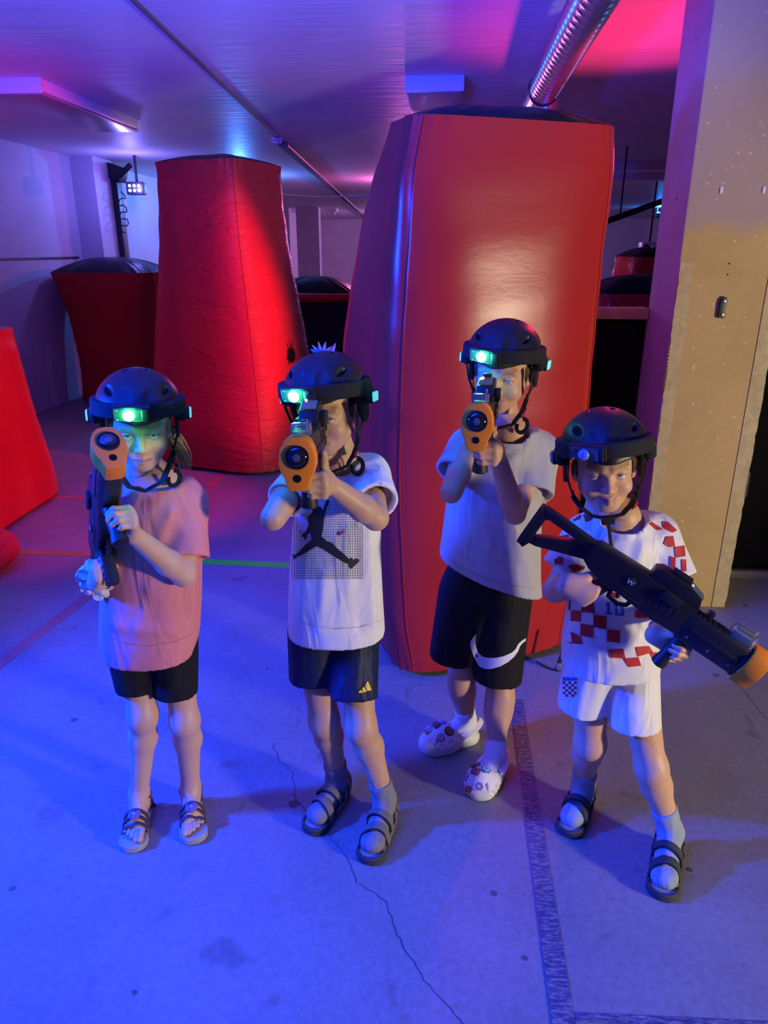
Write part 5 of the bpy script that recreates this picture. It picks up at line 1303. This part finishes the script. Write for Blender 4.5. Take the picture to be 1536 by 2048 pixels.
decal('swoosh_print', [[(603, 583), (596, 610), (592, 650), (600, 690), (620, 735), (650, 762), (700, 772), (760, 770), (820, 757), (880, 730), (912, 700), (932, 660), (965, 632), (1010, 605), (1012, 625), (970, 650), (945, 680), (930, 720), (900, 762), (850, 805), (790, 838), (720, 858), (670, 858), (630, 842), (600, 800), (575, 745), (556, 690), (553, 650), (570, 615)]], M_whp, bs3, so3, 1.92, px=z3s, off=.003, step=.010)
decal('eyelet_print', [[(593, 742), (603, 738), (614, 755), (612, 768), (600, 764)]], M_ink, bs3, so3, 1.92, px=z3s, off=.0045)
M_clog = mat('white_foam', (0.78, 0.78, 0.76), 0.55, var=0.06, vscale=30)
badge_cols = [((0.75, 0.20, 0.05), (0.03, 0.03, 0.04)), ((0.70, 0.55, 0.62), (0.20, 0.05, 0.08)), ((0.10, 0.10, 0.12), (0.70, 0.30, 0.10)), ((0.25, 0.12, 0.35), (0.75, 0.75, 0.78)), ((0.60, 0.70, 0.85), (0.12, 0.22, 0.50)), ((0.55, 0.08, 0.06), (0.10, 0.10, 0.12))]
def clog(t, J, s, sd):
    heel, toe = J['heel'+s], J['toe'+s]; f, r, L = foot_frame(heel, toe); Rm = np.array([npv(f), npv(UP.cross(f)), (0, 0, 1)]).T; ft = npv(f)
    S = SDF(); S.setT(Rm, npv(heel), 1.0)
    S.rc((.028, 0, .022), (.12, 0, .022), .036, .040, k=0); S.rc((.12, 0, .024), (L-.050, 0, .026), .040, .043, k=.02)
    S.ell((L-.068, 0, .030), (.074, .050, .044), k=.02); S.rc((.13, 0, .060), (L-.07, 0, .045), .034, .034, k=.02)
    S.rc((.10, -.03, .05), (.14, -.034, .045), .012, .012, k=.02); S.rc((.10, .03, .05), (.14, .034, .045), .012, .012, k=.02)
    S.ell((.052, 0, .062), (.075, .034, .036), k=.006, op='s')
    for i in range(9):
        a = .02+.021*i
        for e in (-1, 1): S.rc((a-.012, e*.050, .006), (a+.022, e*.047, .036), .0062, .0045, k=.003, op='s')
    for i in range(4):
        for e in (-1, 1): S.rc((L-.028-.020*i, e*(.026+.006*i), .066-.004*i), (L-.010-.02*i, e*(.040+.004*i), .046), .0042, .0032, k=.003, op='s')
    S.half((0, 0, .002), (0, 0, -1), k=.003)
    V, F = S.mesh(.0032); o = mk('clog', V, F, M_clog, t); o['label'] = 'white foam clog covered in small badges'
    bv = bvh_of(V, F)
    hs = [heel + f*(.075-.088*math.sin(PI*i/14)) + r*(.040*math.cos(PI*i/14)) + UP*(.058+.022*math.sin(PI*i/14)) for i in range(15)]
    MB().tube(hs, .011, 8, flat=([(p-heel-f*.07) for p in hs], .0035)).build('heel_strap', M_clog, o)
    for e in (-1, 1): MB().lathe([(.007, 0), (.007, .003), (.004, .005)], heel + f*.078 + r*e*.041 + UP*.058, r*e, 12).build('rivet', M_clog, o)
    spots = [(.118, .026*sd, 0, 1.25), (.125, -.014*sd, 4, 1.1), (.148, .008, 5, 1.1), (.152, .034*sd, 1, 1.05), (.168, -.016*sd, 3, 1.25), (.178, .012, 2, 1.05)]
    for (a, b, ci, k) in spots:
        o_ = heel + f*a + r*b + UP*.25; hit = bv.ray_cast(o_, Vector((0, 0, -1)))
        if hit[0] is None: continue
        nrm = Vector(hit[1]); nrm = -nrm if nrm.z < 0 else nrm; nrm = (nrm + UP*.6).normalized(); p = hit[0] + nrm*.0005
        c1, c2 = badge_cols[ci]; rr = .0130*k
        ma_ = mat('badge_a%d' % ci, c1, .45); mb_ = mat('badge_b%d' % ci, c2, .45); xx = (f - nrm*f.dot(nrm)).normalized(); yy = nrm.cross(xx)
        def disc(rad, h0, h1, m, nm, par, shape):
            M4 = Matrix.Identity(4)
            for i in range(3): M4[i][0] = xx[i]; M4[i][1] = yy[i]; M4[i][2] = nrm[i]; M4[i][3] = p[i]
            if shape == 0: pl = [(rad*math.cos(2*PI*i/24), rad*math.sin(2*PI*i/24)) for i in range(24)]
            elif shape == 1: pl = [(-rad*.8, -rad), (rad*.8, -rad), (rad*.8, rad), (-rad*.8, rad)]
            elif shape == 2: pl = [(rad*(1+.12*math.sin(7*i*2*PI/36))*math.cos(2*PI*i/36), rad*(1+.12*math.sin(7*i*2*PI/36))*math.sin(2*PI*i/36)) for i in range(36)]
            else: pl = [(-rad*.9, -rad*.7), (rad*.2, -rad), (rad, 0), (rad*.2, rad), (-rad*.9, rad*.7)]
            return MB().prism(pl, (h0+h1)/2, 2, h1-h0, bev=.0004, M=M4).build(nm, m, par)
        shp = (0, 3, 1, 2, 2, 1)[ci]
        bd = disc(rr, 0, .004, mb_, 'badge', o, shp); disc(rr*.72, .004, .0052, ma_, 'badge_face', o, shp)
        pat = MB(); mp = Matrix.Identity(4)
        for i in range(3): mp[i][0] = xx[i]; mp[i][1] = yy[i]; mp[i][2] = nrm[i]; mp[i][3] = p[i]
        for k_ in range(4):
            a_ = k_*PI/4; pat.prism([(x*math.cos(a_)-y*math.sin(a_), x*math.sin(a_)+y*math.cos(a_)) for x, y in ((-rr*.5, -.0006), (rr*.5, -.0006), (rr*.5, .0006), (-rr*.5, .0006))], .0056, 2, .0008+.00005*k_, M=mp)
        pat.build('badge_pattern', mb_, o)
    return o
for s, sd in (('l', 1), ('r', -1)):
    sock(t3, J, s, M_socw, .040, .026); clog(t3, J, s, sd)

# =================================================================== child 4: boy in checkered football shirt
J = {}
G4 = gunframe(P(1518, 1344, 1.34), P(1076, 1050, 1.52), sc=.93)
J.update(pelvis=P(1222, 1300, 1.62), shl=P(1312, 1066, 1.62), shr=P(1172, 1068, 1.63), neck=P(1240, 1032, 1.61),
    ell=P(1372, 1205, 1.54), elr=P(1108, 1182, 1.67), hipl=P(1262, 1325, 1.62), hipr=P(1182, 1325, 1.63),
    knl=P(1302, 1535, 1.56), knr=P(1180, 1485, 1.64), anl=P(1322, 1668, 1.56), anr=P(1166, 1580, 1.75), browcol=(0.20, 0.12, 0.07), skin=(0.66, 0.39, 0.24), footz=.024, socks=True)
ground(J, 'l', (1336, 1690), (1322, 1800)); ground(J, 'r', (1170, 1600), (1132, 1672))
set_head(J, (1216, 951), 1.525, -8, 6, -7, .93); gun_hands(J, G4, .98)
t4, b4, S4 = child(J, 'smiling boy in a red and white checkered football shirt and white shorts', dict(smile=1.0, open_left=.0030, open_right=.0034), None)
make_gun(G4, 'black toy gun held across the body by the boy in the checkered shirt')
make_helmet(mat4(J['headR'], J['head'] + Vector(J['headR'] @ np.array([0, -.004, .004])), 1.0), 1.0, 'black helmet with unlit lamp on the boy in the checkered shirt', lit=False, la=-.42, strap='chin', flip=1)
hair_cap(t4, J, M_hairb)
M_jer = cloth('white_polyester', (0.80, 0.80, 0.80), rough=.5, bump=.12, spec=.4); M_redc = cloth('red_check_print', (0.52, 0.035, 0.035), rough=.5, bump=.1); M_blup = mat('blue_number', (0.03, 0.09, 0.42), .5)
fl = [(P(1180, 1085, 1.53), P(1230, 1130, 1.52), .006, .014), (P(1290, 1090, 1.53), P(1250, 1180, 1.52), .007, .015), (P(1150, 1230, 1.53), P(1260, 1290, 1.52), .005, .014), (P(1170, 1200, 1.53), P(1300, 1270, 1.52), -.006, .014), (P(1230, 1050, 1.53), P(1225, 1110, 1.52), .003, .01), (P(1150, 1290, 1.53), P(1220, 1320, 1.52), .003, .012)]
sh4, bv4, _ = tshirt(t4, [(1328, 1124, 1316, 1.62, .100), (1280, 1126, 1316, 1.62, .102), (1220, 1136, 1310, 1.62, .100), (1150, 1142, 1312, 1.62, .096), (1095, 1152, 1318, 1.62, .086), (1060, 1172, 1310, 1.62, .074), (1036, 1195, 1290, 1.62, .060)],
    J, M_jer, [(J['shl'], P(1348, 1158, 1.57), .049, .055), (J['shr'], P(1124, 1142, 1.60), .049, .054)], folds=fl, neck_r=.054)
z4 = lambda p: (1040+p[0]/3.097, 820+p[1]/3.097)
sq = [[(315, 1238), (377, 1245), (375, 1312), (312, 1306)], [(382, 1165), (455, 1172), (462, 1258), (380, 1250)], [(455, 1268), (537, 1280), (535, 1358), (452, 1345)], [(374, 1322), (455, 1335), (452, 1412), (372, 1396)], [(540, 1358), (620, 1366), (620, 1444), (536, 1434)], [(312, 1372), (372, 1398), (388, 1452), (322, 1446)], [(280, 1430), (318, 1440), (322, 1452)],
    [(545, 1488), (640, 1478), (655, 1540), (560, 1535)], [(640, 1542), (735, 1532), (752, 1585), (672, 1592)], [(714, 1470), (800, 1462), (826, 1500), (730, 1528)], [(800, 1500), (850, 1500), (850, 1560), (820, 1545)], [(715, 1240), (785, 1250), (788, 1292), (712, 1286)], [(245, 1240), (312, 1238), (312, 1180), (300, 1172)],
    [(795, 680), (830, 700), (885, 738), (850, 745), (805, 710)], [(880, 690), (915, 690), (975, 745), (945, 760), (890, 730)], [(905, 785), (950, 780), (962, 845), (925, 850), (890, 830)], [(955, 850), (1020, 838), (1026, 905), (965, 915)], [(930, 905), (965, 915), (960, 990), (935, 990)], [(950, 1020), (1000, 1005), (1015, 1070), (960, 1062)], [(1000, 925), (1030, 925), (1032, 1000), (1005, 1000)], [(985, 755), (1005, 770), (1010, 800), (985, 800)],
    [(310, 650), (345, 628), (385, 632), (375, 672), (330, 690)], [(390, 648), (440, 636), (472, 645), (440, 680), (405, 692)], [(210, 930), (245, 905), (270, 920), (258, 985), (222, 982)], [(295, 965), (350, 955), (405, 970), (395, 990), (330, 1005)], [(250, 780), (300, 770), (300, 830), (255, 840)], [(560, 1130), (620, 1135), (620, 1165), (560, 1160)]]
for q_ in sq: decal('check_print', [q_], M_redc, bv4, sh4, 1.53, px=z4, off=.0022, step=.010)
decal('number_print', [[(524, 1210), (540, 1192), (558, 1190), (558, 1256), (574, 1258), (574, 1268), (524, 1266), (524, 1256), (538, 1256), (538, 1214)], [(588, 1192), (645, 1196), (645, 1212), (588, 1208)], [(588, 1262), (645, 1266), (645, 1278), (588, 1274)], [(588, 1206), (606, 1208), (606, 1264), (588, 1262)], [(628, 1210), (646, 1211), (646, 1268), (628, 1266)]], M_blup, bv4, sh4, 1.53, px=z4, off=.0034)
so4, bs4 = shorts(t4, J, [('l', J['hipl'], P(1271, 1452, 1.58), .070, .064), ('r', J['hipr'], P(1163, 1412, 1.64), .070, .064)], M_jer, P(1222, 1265, 1.62).z, pel=(.118, .092, .085),
    folds=[(P(1250, 1355, 1.52), P(1300, 1375, 1.53), .004, .010), (P(1255, 1390, 1.51), P(1300, 1400, 1.52), .003, .010), (P(1240, 1345, 1.52), P(1250, 1440, 1.50), -.007, .015), (P(1200, 1350, 1.53), P(1170, 1400, 1.53), .003, .012)])
z4s = lambda p: (1060+p[0]/3.532, 1240+p[1]/3.531)
crest = []
decal('crest_print', [[(228, 430), (330, 430), (332, 470), (322, 510), (300, 538), (275, 546), (250, 535), (232, 500), (226, 465)]], M_whp, bs4, so4, 1.55, px=z4s, off=.0025, step=.008)
for i in range(5):
    for j in range(6):
        if (i+j) % 2 == 0:
            x0, y0 = 230+20*i, 434+18*j; hw = 52*math.sqrt(max(0.05, 1-max(0, (y0-470)/78)**2)); xc = 279
            a_, b_ = max(x0, xc-hw), min(x0+20, xc+hw)
            if b_-a_ > 4: crest.append([(a_, y0), (b_, y0+1), (b_, min(y0+18, 544)), (a_, min(y0+18, 543))])
decal('crest_checks', crest, M_redc, bs4, so4, 1.55, px=z4s, off=.0036, step=.008)
decal('crest_crown', [[(232+20*i, 428), (250+20*i, 430), (250+20*i, 408+2*i), (241+20*i, 398+2*i), (232+20*i, 406+2*i)] for i in range(5)], M_blup, bs4, so4, 1.55, px=z4s, off=.003, step=.008)
for s, sd in (('l', 1), ('r', -1)):
    sock(t4, J, s, M_socb, .075, .024); sport_sandal(t4, J['heel'+s], J['toe'+s], sd, M_strd, M_soled, 'dark strapped sport sandal', J['sockbvh'+s])
# bracelet of cord on the left wrist
w_ = J['wrl'].lerp(J['ell'], .12); d_ = (J['ell']-J['wrl']).normalized(); x_ = d_.orthogonal().normalized(); y_ = d_.cross(x_); br = MB()
for k in range(2): br.tube([w_ + d_*.008*k + (x_*math.cos(a*PI/12)+y_*math.sin(a*PI/12))*.0235 for a in range(25)], .0026, 6, cap=False)
br.build('bracelet', mat('bracelet_cord', (0.35, 0.35, 0.36), .4), t4)

# stitched hems, sewn on as thin lines of thread
M_thr = mat('hem_thread', (0.55, 0.55, 0.56), 0.8); M_thrp = mat('hem_thread_pink', (0.58, 0.24, 0.26), 0.8); M_thrg = mat('hem_thread_grey', (0.33, 0.33, 0.33), 0.8)
def hem_line(name, pts, m, bv, par, D, w=1.0): decal(name, [[(a, b-w), (c, d-w), (c, d+w), (a, b+w)] for (a, b), (c, d) in zip(pts, pts[1:])], m, bv, par, D, off=.0018, step=.02)
hem_line('hem_stitch', [(580, 1236), (620, 1250), (670, 1258), (720, 1254), (766, 1240)], M_thr, bv2, sh2, 1.64)
hem_line('hem_stitch', [(208, 1270), (250, 1286), (300, 1292), (350, 1284), (394, 1264)], M_thrp, bv1, sh1, 1.60)
hem_line('hem_stitch', [(880, 1106), (930, 1138), (980, 1160), (1030, 1172), (1068, 1176)], M_thrg, bv3, sh3, 1.90)
